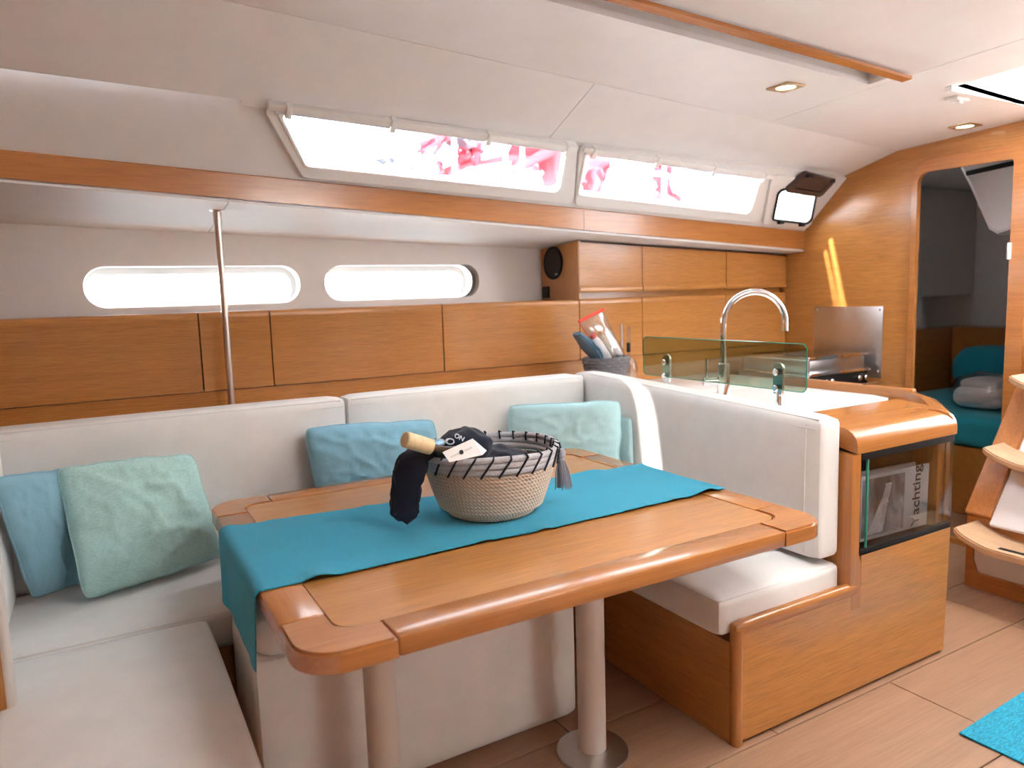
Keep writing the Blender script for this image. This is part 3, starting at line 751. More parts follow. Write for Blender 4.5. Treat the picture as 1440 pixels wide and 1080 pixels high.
obj('pad', rbox(-.42, -.304, 2.06, 2.78, SZ-.004, 1.02, .03, 8, (.01, 0, 0)), 'leather', r)
# bases under the seats
def base(x0, x1, y0, y1, label, mat='teak_x'):
    r = empty('settee', ((x0+x1)/2, (y0+y1)/2, 0), label, 'settee')
    obj('carcass', box(x0, x1, y0, y1, 0.0, SZ-.142, .004), mat, r); obj('toe_board', box(x0, x1, y0-.004, y0+.004, 0, .06), 'solid_x', r)
base(-.42, 1.55, 2.36, 2.93, 'dark wooden seat base along the hull under the table')
base(-.42, .19, .8, 2.355, 'wooden seat base of the forward return')
# forward end panel at the edge of the seat
r = tag(empty('trim_5', (-.28, 2.0, 0)), kind='structure')
obj('end_panel', box(-.62, -.262, 1.99, 2.02, 0, 2.2, .002), 'teak_z', r)
obj('edge_trim', tube([(-.258, 2.005, 0), (-.258, 2.005, 2.2)], .0155, 12), 'leg_paint', r)

# ================================================================== THROW PILLOWS
def pillow(name, tl, tr, br, bl, t, mat, label, seed, rib=1.0):
    tl, tr, br, bl = map(Vector, (tl, tr, br, bl)); n = 40
    N = ((tr-bl).cross(tl-br)).normalized()
    if N.y > 0: N = -N          # towards the cabin
    b = bmesh.new()
    def P(u, v, s):
        a, c = u*2-1, v*2-1
        wa = .02*noise.noise(Vector((c*2.5, seed, 1))); wc = .025*noise.noise(Vector((a*2.5, seed, 7)))
        cr = 1-.05*abs(a*c)**7
        pin = (1-(.012+wa*1.3)*(1-abs(c)**2)*abs(a)**4)*cr; pin2 = (1-(.015+wc*1.6)*(1-abs(a)**2)*abs(c)**4)*cr
        uu = (a*pin+1)/2; vv = (c*pin2+1)/2
        p = bl.lerp(br, uu).lerp(tl.lerp(tr, uu), vv)
        h = max(0, (1-a*a)*(1-c*c))**.36
        edge = max(abs(a), abs(c))
        w = noise.noise(Vector((a*2.2+seed, c*2.2, seed*3)))*.24+noise.noise(Vector((a*5+seed, c*5, 4)))*.10
        rid = (1-abs(noise.noise(Vector((a*2.6+seed*2, c*3.4+a*1.2, seed)))*2.2)); w += .20*max(0, rid)**6
        crease = noise.noise(Vector((math.atan2(c, a)*7, seed*5, 1)))*.22*edge**3*(1-edge**12)
        return p+N*s*(t/2*h*(1+w+crease))
    G = {}
    for s in (1, -1):
        for i in range(n+1):
            for j in range(n+1):
                rim = i in (0, n) or j in (0, n)
                if rim and s == -1: G[i, j, s] = G[i, j, 1]; continue
                G[i, j, s] = b.verts.new(P(i/n, j/n, s))
    for s in (1, -1):
        for i in range(n):
            for j in range(n):
                f = (G[i, j, s], G[i+1, j, s], G[i+1, j+1, s], G[i, j+1, s]); b.faces.new(f if s == 1 else tuple(reversed(f)))
    r = empty(name, (bl+br)/2, label, 'pillow', 'throw pillows on the saloon sofa')
    o = obj('cover', b, mat, r, angle=70)
    loop = [P(i/n, 0, 0) for i in range(n)]+[P(1, j/n, 0) for j in range(n)]+[P(1-i/n, 1, 0) for i in range(n)]+[P(0, 1-j/n, 0) for j in range(n)]
    obj('edge_seam', tube(loop, .003, 5, closed=True), mat, r)
    return r
# the pillows stand on the seat plane and lean on the back cushion
def lean(pl, zb=SZ+.012):
    return pl
bl, br = atz(118, 846, SZ+.02), aty(313, 782, 2.73)
pillow('throw_pillow', aty(77, 657, 2.60), aty(272, 637, 2.71), br, bl, .115, 'aqua_cloth', 'pale aqua pillow overlapping a blue-grey one at the forward end of the sofa', 1.3)
pillow('throw_pillow', atx(-14, 672, -.285), aty(112, 655, 2.765), aty(128, 815, 2.755), atz(46, 843, SZ+.02), .07, 'dusk_cloth', 'blue-grey pillow half hidden behind a pale aqua one', 4.1)
pillow('throw_pillow', aty(427, 601, 2.735), aty(611, 589, 2.745), aty(628, 725, 2.66), aty(452, 742, 2.66), .14, 'sky_cloth', 'sky blue pillow against the hull seat back behind the rope basket', 7.7)
pillow('throw_pillow', aty(714, 569, 2.735), atx(873, 563, 1.955), atx(872, 680, 1.945), aty(716, 690, 2.715), .072, 'pale_cloth', 'pale mint pillow in the corner by the galley seat back', 9.2)
pillow('throw_pillow', atx(858, 583, 1.972), atx(887, 588, 1.975), atx(892, 690, 1.965), atx(862, 690, 1.965), .035, 'pale_cloth', 'pale turquoise pillow squeezed behind the mint pillow in the corner', 2.4)

# ================================================================== TABLE
TZ = .735; TT = .042; TK = (1.39-TZ)/.69
tx0, tx1, ty0, ty1 = .283*TK, 1.86*TK, 1.365*TK, 2.715*TK
tb = empty('dining_table', ((tx0+tx1)/2, (ty0+ty1)/2, 0), 'large teak saloon table with rounded corners and solid wood border', 'table')
BW = .10; CR = .105; CL = .19
obj('centre_panel', prism(rpoly([(tx0+BW, ty0+BW), (tx1-BW, ty0+BW), (tx1-BW, ty1-BW), (tx0+BW, ty1-BW)], .05, 6), TZ-TT+.004, TZ-.002), 'teak_x', tb)
obj('under_board', prism(rpoly([(tx0+.02, ty0+.02), (tx1-.02, ty0+.02), (tx1-.02, ty1-.02), (tx0+.02, ty1-.02)], .08, 6), TZ-TT+.002, TZ-.012), 'solid_x', tb)
def rail(x0, x1, y0, y1, mat):
    return obj('border_rail', box(x0, x1, y0, y1, TZ-TT, TZ+.001, .006, 2), mat, tb)
j = .0012
rail(tx0+CL+j, tx1-CL-j, ty0, ty0+BW-.001, 'solid_x'); rail(tx0+CL+j, tx1-CL-j, ty1-BW+.001, ty1, 'solid_x')
rail(tx0, tx0+BW-.001, ty0+CL+j, ty1-CL-j, 'solid_y'); rail(tx1-BW+.001, tx1, ty0+CL+j, ty1-CL-j, 'solid_y')
for sx in (0, 1):
    for sy in (0, 1):
        X = tx1 if sx else tx0; Y = ty1 if sy else ty0; dx = -1 if sx else 1; dy = -1 if sy else 1
        pts = [(0, 0), (CL, 0), (CL, BW-.001), (BW-.001, BW-.001), (BW-.001, CL), (0, CL)]
        pp = rpoly(pts, [CR, 0, 0, .05, 0, 0], 8); pp = [(X+dx*p[0], Y+dy*p[1]) for p in pp]
        obj('border_corner', prism(pp, TZ-TT, TZ+.001, .006, 2), 'solid_x', tb)
for lx_, ly_ in ((.548, 1.70), (1.205, 1.70)):
    lg = obj('leg', tube([(lx_, ly_, .012), (lx_, ly_, TZ-TT-.01)], .0425, 28), 'leg_paint', tb)
    obj('foot_plate', lathe([(0, 0), (.11, 0), (.11, .008), (.05, .016), (.0, .016)], (lx_, ly_, 0.0005), 28), 'steel', lg)
    obj('top_plate', lathe([(0, 0), (.08, 0), (.09, .012), (0, .012)], (lx_, ly_, TZ-TT-.012), 28), 'leg_paint', lg)
# upholstered bench under the table
bn = empty('bench_seat', (.78, 2.06, 0), 'cream upholstered box bench tucked under the table', 'bench')
obj('bench_body', rbox(.272, 1.285, 1.885, 2.27, .0, .47, .03, 8, (0, .006, 0)), 'leather', bn)
obj('bench_pad', rbox(.278, 1.28, 1.89, 2.265, .455, .615, .06, 8, (0, .006, .012)), 'leather', bn)
obj('piping', piping_rect(.276, 1.282, 1.888, 2.268, .468, .05), 'piping', bn)
# table runner, its forward end hanging over the edge
def runner():
    b = bmesh.new(); nx, ny = 110, 26
    q = [atz(312, 745, TZ), atz(362, 835, TZ), atz(1018, 690, TZ), atz(905, 655, TZ)]   # far-left, near-left, near-right, far-right
    yl0, yl1, yr0, yr1 = q[1].y, q[0].y, q[2].y, q[3].y; x1 = tx1-.008; x0 = tx0-.006; drop = .19
    tot = (x1-x0)+drop; rows = []
    for i in range(nx+1):
        s = i/nx*tot; row = []
        for jv in range(ny+1):
            v = jv/ny; xr = x1-s; kx = max(0, min(1, (xr-x0)/(x1-x0)))
            y0 = yl0+(yr0-yl0)*kx; y1 = yl1+(yr1-yl1)*kx
            rip0 = .010*noise.noise(Vector((xr*5.2, 1.7, 0))); rip1 = .010*noise.noise(Vector((xr*5.2, 9.1, 0)))
            y = (y0+rip0)+(y1+rip1-y0-rip0)*v
            e0 = math.exp(-v/.10); e1 = math.exp(-(1-v)/.10)
            lift = .0035+.0016*noise.noise(Vector((xr*4, y*5, 3)))+max(0, noise.noise(Vector((xr*11, 2.3, 5))))*.022*e0+max(0, noise.noise(Vector((xr*9, 7.3, 5))))*.016*e1
            if xr < tx0+.02:
                lift = .0035+(lift-.0035)*max(0, (xr-tx0)/.02) if xr > tx0 else .0035
            RADI = .012
            over = (tx0+.006)-xr
            if over <= 0: p = Vector((xr, y, TZ+lift+.001))
            else:
                a = min(over/RADI, PI/2); p = Vector((tx0+.006-RADI*math.sin(a), y, TZ+.0045+lift*0-RADI*(1-math.cos(a))))
                d = max(0, over-RADI*PI/2); p.z -= d; p.x -= .004+.012*(d/drop)*(.5+noise.noise(Vector((0, y*9, 2)))) ; p.y += .015*(d/drop)*(0.5-v)
            row.append(b.verts.new(p))
        rows.append(row)
    for i in range(nx):
        for jv in range(ny): b.faces.new((rows[i][jv], rows[i+1][jv], rows[i+1][jv+1], rows[i][jv+1]))
    b.normal_update(); bmesh.ops.solidify(b, geom=b.faces[:], thickness=.0025); return b
tag(obj('table_runner', runner(), 'runner_cloth', angle=60), 'turquoise woven runner lying across the teak table, one end hanging down', 'table runner')

# ================================================================== GALLEY ISLAND
YG = 1.48; CZ = .892
gi = empty('galley_island', (2.4, 2.0, 0), 'teak galley island with magazine niche, stepped end panel and rounded top', 'galley unit')
# L-shaped end panel running under the seat
FG = frame((0, YG+.01, 0), (1, 0, 0), (0, 0, 1))
lp = [(1.60, .012), (2.688, .012), (2.702, .488), (2.175, .488), (2.175, .372), (1.60, .372)]
obj('end_panel', plate(lp, [], .02, FG, .002), 'teak_x', gi)
obj('corner_post', tube([(1.600, YG+.014, .0), (1.600, YG+.014, .372)], .020, 14), 'solid_z', gi)
obj('seat_rail', xform(rbox(1.582, 2.172, YG-.004, YG+.034, .350, .396, .017, 5), Matrix.Identity(4)), 'solid_x', gi)
obj('seat_carcass', box(1.585, 2.13, YG+.022, 2.355, 0, SZ-.142), 'teak_y', gi)
obj('island_carcass', prism([(2.135, YG+.14), (2.69, YG+.14), (3.12, 1.99), (3.12, 2.60), (2.135, 2.60)], 0, .84), 'teak_z', gi)
obj('lower_carcass', prism([(2.12, YG+.021), (2.69, YG+.021), (2.78, YG+.14), (2.12, YG+.14)], 0.0, .486), 'teak_z', gi)
# upright at the seat side of the niche
pf = rpoly([(2.118, .30), (2.176, .30), (2.176, .455), (2.163, .50), (2.163, .84), (2.118, .84)], [.0, .0, .02, .02, 0, 0], 4)
obj('niche_post', plate(pf, [], .14, frame((0, YG+.07, 0), (1, 0, 0), (0, 0, 1)), .004), 'solid_z', gi)
obj('niche_post', box(2.655, 2.705, YG+.03, YG+.14, .488, .84, .003), 'teak_z', gi)
obj('niche_back', box(2.163, 2.66, YG+.125, YG+.139, .488, .84), 'black', gi)
obj('niche_floor', box(2.163, 2.66, YG+.024, YG+.125, .486, .492), 'black', gi)
obj('niche_frame', box(2.163, 2.706, YG-.001, YG+.015, .816, .842, .001), 'black', gi)
obj('niche_frame', box(2.163, 2.700, YG-.001, YG+.015, .488, .510, .001), 'black', gi)
obj('niche_frame', box(2.163, 2.190, YG+.018, YG+.125, .49, .84, .001), 'black', gi)
gp_ = obj('glass_door', box(2.200, 2.704, YG+.001, YG+.007, .510, .816), 'niche_glass', gi, smooth=False)
obj('glass_edge_strip', box(2.1975, 2.2035, YG+.0005, YG+.0075, .510, .816), 'glass_edge', gp_)
# rounded solid wood top
top_out = [(2.135, YG-.004), (2.712, YG-.004), (3.17, 1.93), (3.17, 2.62), (2.135, 2.62)]
inn = [(2.155, YG+.30), (2.78, YG+.30), (3.125, 1.97), (3.125, 2.62), (2.155, 2.62)]
def toptrim():
    b = bmesh.new(); prof = [(0.0, .842), (0.0, .872), (.006, .892), (.02, .909), (.045, .921), (.075, .927), (.30, .930), (.30, .90)]
    A = [[b.verts.new((2.135, YG-.004+d, z)) for d, z in prof]]
    o2 = [b.verts.new((2.712+(d*.35), YG-.004+d, z)) for d, z in prof]; A.append(o2)
    for P, Q in zip(A, A[1:]):
        for k in range(len(prof)-1): b.faces.new((P[k], Q[k], Q[k+1], P[k+1]))
    for P in A: b.faces.new(P)
    n = len(prof)-1
    b.faces.new((A[0][0], A[0][n], A[1][n], A[1][0])); return b
obj('top_end', toptrim(), 'solid_x', gi, angle=40)
def sidetrim():
    # aft flared edge: follows the corner and the diagonal, rounded outwards
    path = [Vector((2.700, YG+.0, 0)), Vector((2.80, YG+.065, 0)), Vector((3.00, 1.70, 0)), Vector((3.13, 1.86, 0)), Vector((3.17, 2.0, 0)), Vector((3.17, 2.62, 0))]
    b = bmesh.new(); R = []
    for i, p in enumerate(path):
        t = (path[min(i+1, 5)]-path[max(i-1, 0)]).normalized(); nrm = Vector((t.y, -t.x, 0))
        pr = [(0, .842), (0, .885), (-.008, .905), (-.022, .918), (-.05, .928), (-.08, .9295), (-.08, .842)]
        R.append([b.verts.new(p+nrm*d+Vector((0, 0, z))) for d, z in pr])
    for P, Q in zip(R, R[1:]):
        for k in range(7): b.faces.new((P[k], Q[k], Q[(k+1) % 7], P[(k+1) % 7]))
    b.faces.new(R[0]); b.faces.new(list(reversed(R[-1]))); return b
obj('top_side', sidetrim(), 'solid_y', gi, angle=40)
obj('aft_panel', prism([(2.69, YG+.02), (2.70, YG+.012), (3.135, 1.94), (3.125, 1.96)], 0, .842), 'teak_z', gi)
obj('fiddle_rail', box(3.125, 3.155, 2.16, 2.60, .87, .930, .006), 'solid_y', gi)
obj('fiddle_rail', box(3.125, 3.155, 1.90, 2.135, .87, .930, .006), 'solid_y', gi)
obj('seat_edge_board', box(2.120, 2.137, YG+.13, 2.62, .80, .925, .003), 'solid_y', gi)
wt = empty('worktop', (2.6, 2.2, .9), 'white worktop of the galley island behind the glass screen', 'worktop')
obj('worktop_panel', prism([(2.138, YG+.297), (2.73, YG+.297), (3.05, 1.965), (3.091, 2.065), (2.138, 2.065)], CZ-.03, CZ), 'white_counter', wt)
obj('worktop_panel', prism([(2.138, 2.068), (3.091, 2.068), (3.091, 2.62), (2.138, 2.62)], CZ-.03, CZ), 'white_counter', wt)
# counter along the hull
hc = empty('galley_counter', (2.7, 2.95, 0), 'white topped galley counter along the hull under the lockers', 'counter')
obj('counter_body', box(2.125, 3.28, 2.70, YP+.01, 0, CZ-.036), 'teak_x', hc)
obj('counter_top', box(2.122, 3.29, 2.623, YP+.011, CZ-.035, CZ, .002), 'white_counter', hc)
obj('counter_fiddle', box(2.122, 2.60, YP-.03, YP+.011, CZ, .955, .004), 'solid_x', hc)
# magazines in the niche
def magazine(x0, x1, y, z0, h, tilt, label, cover):
    m = empty('magazine', (x0, y, z0), label, 'magazine', 'magazines in the island niche')
    T = Matrix.Translation((x0, y, z0))@Matrix.Rotation(tilt, 4, 'Y')
    W = x1-x0
    obj('pages', xform(box(0, W, 0, .008, 0, h, .001), T), 'paper_grey', m)
    if cover:
        obj('cover_picture', xform(box(.01, W*.63, -.0008, .001, .012, h-.014), T), 'cover_photo', m)
        F = T@frame((0, -.0012, 0), (1, 0, 0), (0, 0, 1))
        text('cover_title', 'Yachting', .066, F@Matrix.Translation((W*.815, h*.52, 0))@Matrix.Rotation(PI/2, 4, 'Z'), 'ink', m)
        b = bmesh.new(); rnd = random.Random(3)
        for k in range(34):     # line of crew and rigging printed on the cover
            t = k/33; cx = W*(.30+.10*t); zz = .02+t*(h-.07); wdt = .012+.012*rnd.random()
            box(cx-wdt, cx+wdt*.6, -.0013, -.0007, zz, zz+.004+.006*rnd.random(), 0, 1, b)
        xform(b, T); obj('cover_print', b, 'paper', m, smooth=False)
        b = bmesh.new()
        v = [b.verts.new(Vector(c)) for c in ((W*.10, -.0011, .02), (W*.27, -.0011, .02), (W*.385, -.0011, h-.06), (W*.37, -.0011, h-.05))]; b.faces.new(v)
        xform(b, T); obj('cover_print', b, 'paper_grey', m, smooth=False)
    return m
magazine(2.215, 2.615, YG+.040, .512, .232, .02, 'glossy magazine with Yachting printed up its side behind the niche glass', True)
magazine(2.205, 2.565, YG+.062, .512, .242, .03, 'pale magazine standing behind the Yachting magazine in the niche', False)

# ================================================================== GLASS SCREEN, TAP, STOVE
XG = 2.14
ga, gb = atx(905, 473, XG), atx(1135, 487, XG)
gs = empty('glass_screen', (XG, 2.1, CZ), 'low smoked glass splash screen standing behind the galley seat back', 'glass screen')
gz0, gz1 = 1.026, 1.197
obj('glass_sheet', plate(rpoly([(gb.y, gz0), (ga.y, gz0), (ga.y, gz1), (gb.y, gz1)], .022), [], .008, frame((XG, 0, 0), (0, 1, 0), (0, 0, 1))), 'smoked_glass', gs, smooth=False)
obj('polished_edge', tube([(XG, p[0], p[1]) for p in rpoly([(gb.y, gz0), (ga.y, gz0), (ga.y, gz1), (gb.y, gz1)], .022)], .0022, 5, closed=True), 'glass_edge', gs)
for px in (935, 1092):
    y = atx(px, 520, XG).y
    c = obj('clamp', plate(rpoly([(y-.022, .998), (y+.022, .998), (y+.022, 1.125), (y-.022, 1.125)], .021), [], .012, frame((XG+.012, 0, 0), (0, 1, 0), (0, 0, 1)), .002), 'chrome', gs)
    obj('clamp_foot', lathe([(0, 0), (.015, 0), (.015, .006), (.011, .012), (.009, .125), (0, .125)], (XG+.013, y, CZ), 16), 'chrome', c)
    for z in (1.03, 1.09): obj('bolt', xform(lathe([(0, 0), (.013, 0), (.013, .004), (.009, .007), (0, .007)], seg=16), frame((XG-.004, y, z), (0, -1, 0), (0, 0, 1))), 'chrome', c)
fb = None
fx, fy = 2.30, atx(1017, 480, 2.30).y
fc = empty('tap', (fx, fy, CZ), 'tall chrome swan-neck tap with a side lever behind the glass screen', 'tap')
dv = Vector((.864, -.5, 0)); r0 = .131; zc0 = 1.252
pts = [Vector((fx, fy, CZ+.1)), Vector((fx, fy, 1.15))]+[Vector((fx, fy, zc0))+dv*(r0-r0*math.cos(a))+Vector((0, 0, r0*math.sin(a))) for a in lin(0, PI*1.02, 18)]
pts.append(pts[-1]+Vector((0, 0, -.028)))
obj('spout', tube(pts, .0135, 16), 'chrome', fc)
obj('body', lathe([(0, 0), (.032, 0), (.032, .006), (.027, .01), (.027, .19), (.022, .196), (0, .196)], (fx, fy, CZ), 24), 'chrome', fc)
sp0 = Vector((fx, fy, CZ+.115))
lv = obj('lever_hub', tube([sp0, sp0-dv*.085], .017, 14), 'chrome', fc)
obj('lever', tube([sp0-dv*.068, sp0-dv*.070+Vector((0, 0, .10))], .006, 10), 'chrome', lv)
st = empty('stove', (3.6, 2.85, .6), 'stainless gimballed stove with glass lid in front of the splash plate', 'stove')
sx0, sx1, sy0, sy1 = 3.345, 3.865, 2.615, 3.12
obj('oven_body', box(sx0, sx1, sy0+.01, sy1, .30, .925, .006), 'steel', st)
obj('control_panel', box(sx0+.01, sx1-.01, sy0, sy0+.012, .83, .905, .002), 'black', st)
obj('hob_rim', box(sx0-.006, sx1+.004, sy0-.012, sy1, .908, .926, .005), 'chrome', st)
for k, (x, y) in enumerate(((3.48, 2.75), (3.73, 2.75), (3.48, 2.98), (3.73, 2.98))):
    obj('burner', lathe([(0, 0), (.05, 0), (.05, .012), (.035, .016), (.03, .024), (0, .026)], (x, y, .926), 18), 'steel', st)
for x in (3.47, 3.52, 3.76, 3.82): obj('knob', xform(lathe([(0, 0), (.017, 0), (.016, .02), (.012, .024), (0, .024)], seg=14), frame((x, sy0+.001, .872), (1, 0, 0), (0, 0, 1))), 'chrome', st)
lid = obj('glass_lid', box(sx0, sx1-.01, sy0+.005, sy1-.01, 1.006, 1.013), 'clear_lid', st, smooth=False)
obj('lid_rim', box(sx0, sx1-.01, sy0, sy0+.008, .996, 1.016, .002), 'chrome', lid); obj('lid_rim', box(sx0-.004, sx0+.006, sy0, sy1-.01, .996, 1.016, .002), 'chrome', lid)
obj('pan_support', box(sx0+.02, sx1-.03, sy0+.012, sy0+.02, .926, .998, .002), 'steel', st); obj('pan_support', box(sx0+.01, sx0+.018, sy0+.02, sy1-.03, .926, .998, .002), 'steel', st)
obj('pan_support', box(sx1-.03, sx1-.022, sy0+.02, sy1-.03, .926, .998, .002), 'steel', st)
obj('guard_rail', tube([(sx0+.05, sy0-.07, .84), (3.905, sy0-.07, .84)], .009, 10), 'chrome', st)
obj('guard_bracket', tube([(sx0+.06, sy0-.07, .84), (sx0+.06, sy0+.01, .84)], .007, 8), 'chrome', st)
pa, pb = atx(1145, 432, XB-.004), atx(1240, 500, XB-.004)
sv = empty('splash_plate', (XB, 2.8, .9), 'brushed steel splash plate screwed to the bulkhead behind the stove', 'plate')
obj('plate_sheet', box(XB-.004, XB-.0005, pb.y, pa.y, .86, 1.275, .001), 'steel', sv)
for y in (pb.y+.02, pa.y-.02):
    for z in (.90, 1.255): obj('screw', xform(lathe([(0, 0), (.006, 0), (.004, .002), (0, .002)], seg=10), frame((XB-.004, y, z), (0, -1, 0), (0, 0, 1))), 'chrome', sv)

# ================================================================== STAIRS, MAT
stp = empty('companionway_steps', (3.5, 1.4, 0), 'wooden companionway steps with white risers in front of the bulkhead', 'stairs')
ya, yb = 1.785, .95
d = Vector((.46, 0, .635)).normalized(); nn = Vector((-d.z, 0, d.x))
def slab(y0, y1, a, bz, off, t, mat, nm):
    """board lying along the slope from height a to bz"""
    p0 = Vector((3.365, 0, .355))+d*((a-.355)/d.z); p1 = Vector((3.365, 0, .355))+d*((bz-.355)/d.z); b = bmesh.new()
    v = []
    for y in (y0, y1):
        for p, o in ((p0, off), (p1, off), (p1, off-t), (p0, off-t)): q = p+nn*o; v.append(b.verts.new((q.x, y, q.z)))
    for f in ((0, 1, 2, 3), (7, 6, 5, 4), (0, 4, 5, 1), (1, 5, 6, 2), (2, 6, 7, 3), (3, 7, 4, 0)): b.faces.new([v[k] for k in f])
    bmesh.ops.bevel(b, geom=b.edges[:], offset=.004, segments=2, affect='EDGES'); return obj(nm, b, mat, stp)
slab(1.675, ya, .355, .90, 0, .04, 'solid_z', 'stringer'); slab(1.675, ya-.012, .90, 1.055, 0, .04, 'solid_z', 'stringer')
slab(yb, 1.06, .355, 1.055, 0, .04, 'solid_z', 'stringer')
slab(1.06, 1.675, .33, 1.055, -.012, .02, 'white_paint', 'riser_panel')
# lower vertical front with white inset
FP = frame((3.405, 0, 0), (0, 1, 0), (0, 0, 1))
obj('plinth', plate([(yb, 0), (ya, 0), (ya, .36), (yb, .36)], [rpoly([(1.0, .075), (1.735, .075), (1.755, .13), (1.755, .27), (1.0, .27)], .01)], .03, FP, .003), 'solid_y', stp)
obj('riser_panel', plate([(.98, .06), (1.77, .06), (1.77, .29), (.98, .29)], [], .012, Matrix.Translation((.008, 0, 0))@FP), 'white_paint', stp)
def tread(xc, z, yl=1.745):
    def P(u, v, up):
        x = xc-.27*(1-u); y = 1.02+(yl-1.02)*v
        zz = z+max(0, (y-(yl-.16))/.16)**1.2*.05+max(0, ((1.02+.16)-y)/.16)**1.2*.05
        ed = .03*max(0, (v-.9)/.1)**2*(1-u)
        return Vector((x+ed, y, zz+(.016 if up else -.016)))
    b = bmesh.new(); nv = 24; G = {}
    for i, u in enumerate((0, .5, 1)):
        for jv in range(nv+1):
            for up in (0, 1): G[i, jv, up] = b.verts.new(P(u, jv/nv, up))
    for i in range(2):
        for jv in range(nv):
            b.faces.new((G[i, jv, 1], G[i+1, jv, 1], G[i+1, jv+1, 1], G[i, jv+1, 1])); b.faces.new((G[i, jv, 0], G[i, jv+1, 0], G[i+1, jv+1, 0], G[i+1, jv, 0]))
    for jv in range(nv):
        for i in (0, 2): b.faces.new((G[i, jv, 0], G[i, jv, 1], G[i, jv+1, 1], G[i, jv+1, 0]))
    for jv in (0, nv):
        for i in range(2): b.faces.new((G[i, jv, 0], G[i+1, jv, 0], G[i+1, jv, 1], G[i, jv, 1]))
    bmesh.ops.recalc_face_normals(b, faces=b.faces[:])
    bmesh.ops.bevel(b, geom=[e for e in b.edges if e.calc_face_angle(0) > 1.0], offset=.006, segments=2, affect='EDGES')
    t = obj('tread', b, 'tread_wood', stp)
    obj('grip_strip', box(xc-.235, xc-.21, 1.14, yl-.18, z+.0155, z+.0175), 'black', t)
tread(3.45, .258); tread(3.655, .592); tread(3.85, .90)
mt = empty('floor_mat', (2.5, .9, 0), 'turquoise woven mat lying on the cabin sole', 'mat')
m0, m1 = atz(1362, 1024, 0), atz(1440, 974, 0)
dm = (m1-m0).normalized(); pm = Vector((-dm.y, dm.x, 0))
if pm.y > 0: pm = -pm
obj('mat_weave', xform(rbox(-.06, 1.2, 0, .55, 0.0005, .009, .0035, 6), frame(m0, dm, Vector((dm.y, -dm.x, 0)) if False else -pm) if False else Matrix(((dm.x, pm.x, 0, m0.x), (dm.y, pm.y, 0, m0.y), (0, 0, 1, 0), (0, 0, 0, 1)))), 'mat_cloth', mt)
obj('mat_hem', xform(tube([(-.055, .006, .007), (1.195, .006, .007)], .004, 6), Matrix(((dm.x, pm.x, 0, m0.x), (dm.y, pm.y, 0, m0.y), (0, 0, 1, 0), (0, 0, 0, 1)))), 'mat_cloth', mt)

# ================================================================== CEILING FITTINGS
def ceilpt(px, py):
    d = ray(px, py); t = .0005
    while t < .008:
        q = CAM+d*t
        if q[2] > zc(q[0], q[1]): return Vector(q)
        t += .000002
for px, py, lab in ((1105, 122, 'square bronze downlight beside the overhead recess'), (1357, 177, 'square bronze downlight above the cabin doorway')):
    p = ceilpt(px, py); r = empty('downlight', p, lab, 'light', 'recessed ceiling downlights')
    obj('trim_plate', plate(rpoly([(-.055, -.055), (.055, -.055), (.055, .055), (-.055, .055)], .004), [[(.04*math.cos(k*PI/12), .04*math.sin(k*PI/12)) for k in range(24)]], .006, Matrix.Translation(p+Vector((0, 0, -.003))), .001), 'bronze_plate', r)
    obj('lens', lathe([(0, -.002), (.036, -.001), (.041, .003)], p+Vector((0, 0, -.002)), 24), 'lamp_glow', r)
p = ceilpt(1347, 138); r = empty('ceiling_catch', p, 'small white plastic catch on the ceiling beside the hatch', 'catch')
obj('catch_base', box(p.x-.05, p.x+.05, p.y-.025, p.y+.025, p.z-.014, p.z+.003, .005), 'white_plastic', r); obj('catch_knob', box(p.x-.012, p.x+.018, p.y-.014, p.y+.014, p.z-.024, p.z-.012, .004), 'white_plastic', r)

# ================================================================== BASKET ON THE TABLE
BZ = TZ+.008
bc = aty(690, 690, 1.93); bcx, bcy = bc.x, 1.93
bk = empty('rope_basket', (bcx, bcy, BZ), 'beige coiled rope basket with grey stitched rim and tassel on the runner', 'basket')
def bprof(t):     # outer radius along height 0..1
    return .140+.056*(t**.75)
NB = 13; HB = .150; rr = HB/NB/2
def ringpts(R, z, n=56, wob=0.0, ph=0): return [(bcx+R*math.cos(2*PI*k/n), bcy+R*math.sin(2*PI*k/n), z+wob*math.sin(2*2*PI*k/n+ph)) for k in range(n)]
obj('basket_base', lathe([(0, 0), (.115, 0), (.128, .004), (.120, .012), (0, .012)], (bcx, bcy, BZ), 40), 'rope_beige', bk)
for i in range(NB):
    t = (i+.5)/NB; R = bprof(t) if i > 1 else (.128, .139)[i]
    obj('rope_coil', tube(ringpts(R, BZ+.002+rr+i*HB/NB), rr*1.10, 8, closed=True), 'rope_beige', bk)
ZR = BZ+HB+.004
def rimw(k, n): return .010*math.cos(2*PI*k/n-.5)
for i in range(3):
    R = bprof(1)+.002+.003*i; n = 56
    pts = [(bcx+(R+.006*math.cos(2*a-.3)*(i/2))*math.cos(a), bcy+(R+.006*math.cos(2*a-.3)*(i/2))*math.sin(a), ZR+.009+i*.0165+.0035*math.sin(3*a+1)*(i/2)) for a in [2*PI*k/n for k in range(n)]]
    obj('rim_coil', tube(pts, .0098, 10, closed=True), 'rope_grey', bk)
for k in range(26):
    a = 2*PI*k/26; pts = []
    for m in range(7):
        u = m/6; aa = a+u*.17; R = bprof(1)+.006+.006*u+.0075; pts.append((bcx+R*math.cos(aa), bcy+R*math.sin(aa), ZR-.004+u*.052))
    pts.append((bcx+(bprof(1)+.002)*math.cos(a+.19), bcy+(bprof(1)+.002)*math.sin(a+.19), ZR+.056)); pts.append((bcx+(bprof(1)-.004)*math.cos(a+.17), bcy+(bprof(1)-.004)*math.sin(a+.17), ZR+.03))
    obj('stitch', tube(pts, .0032, 6), 'black_thread', bk)
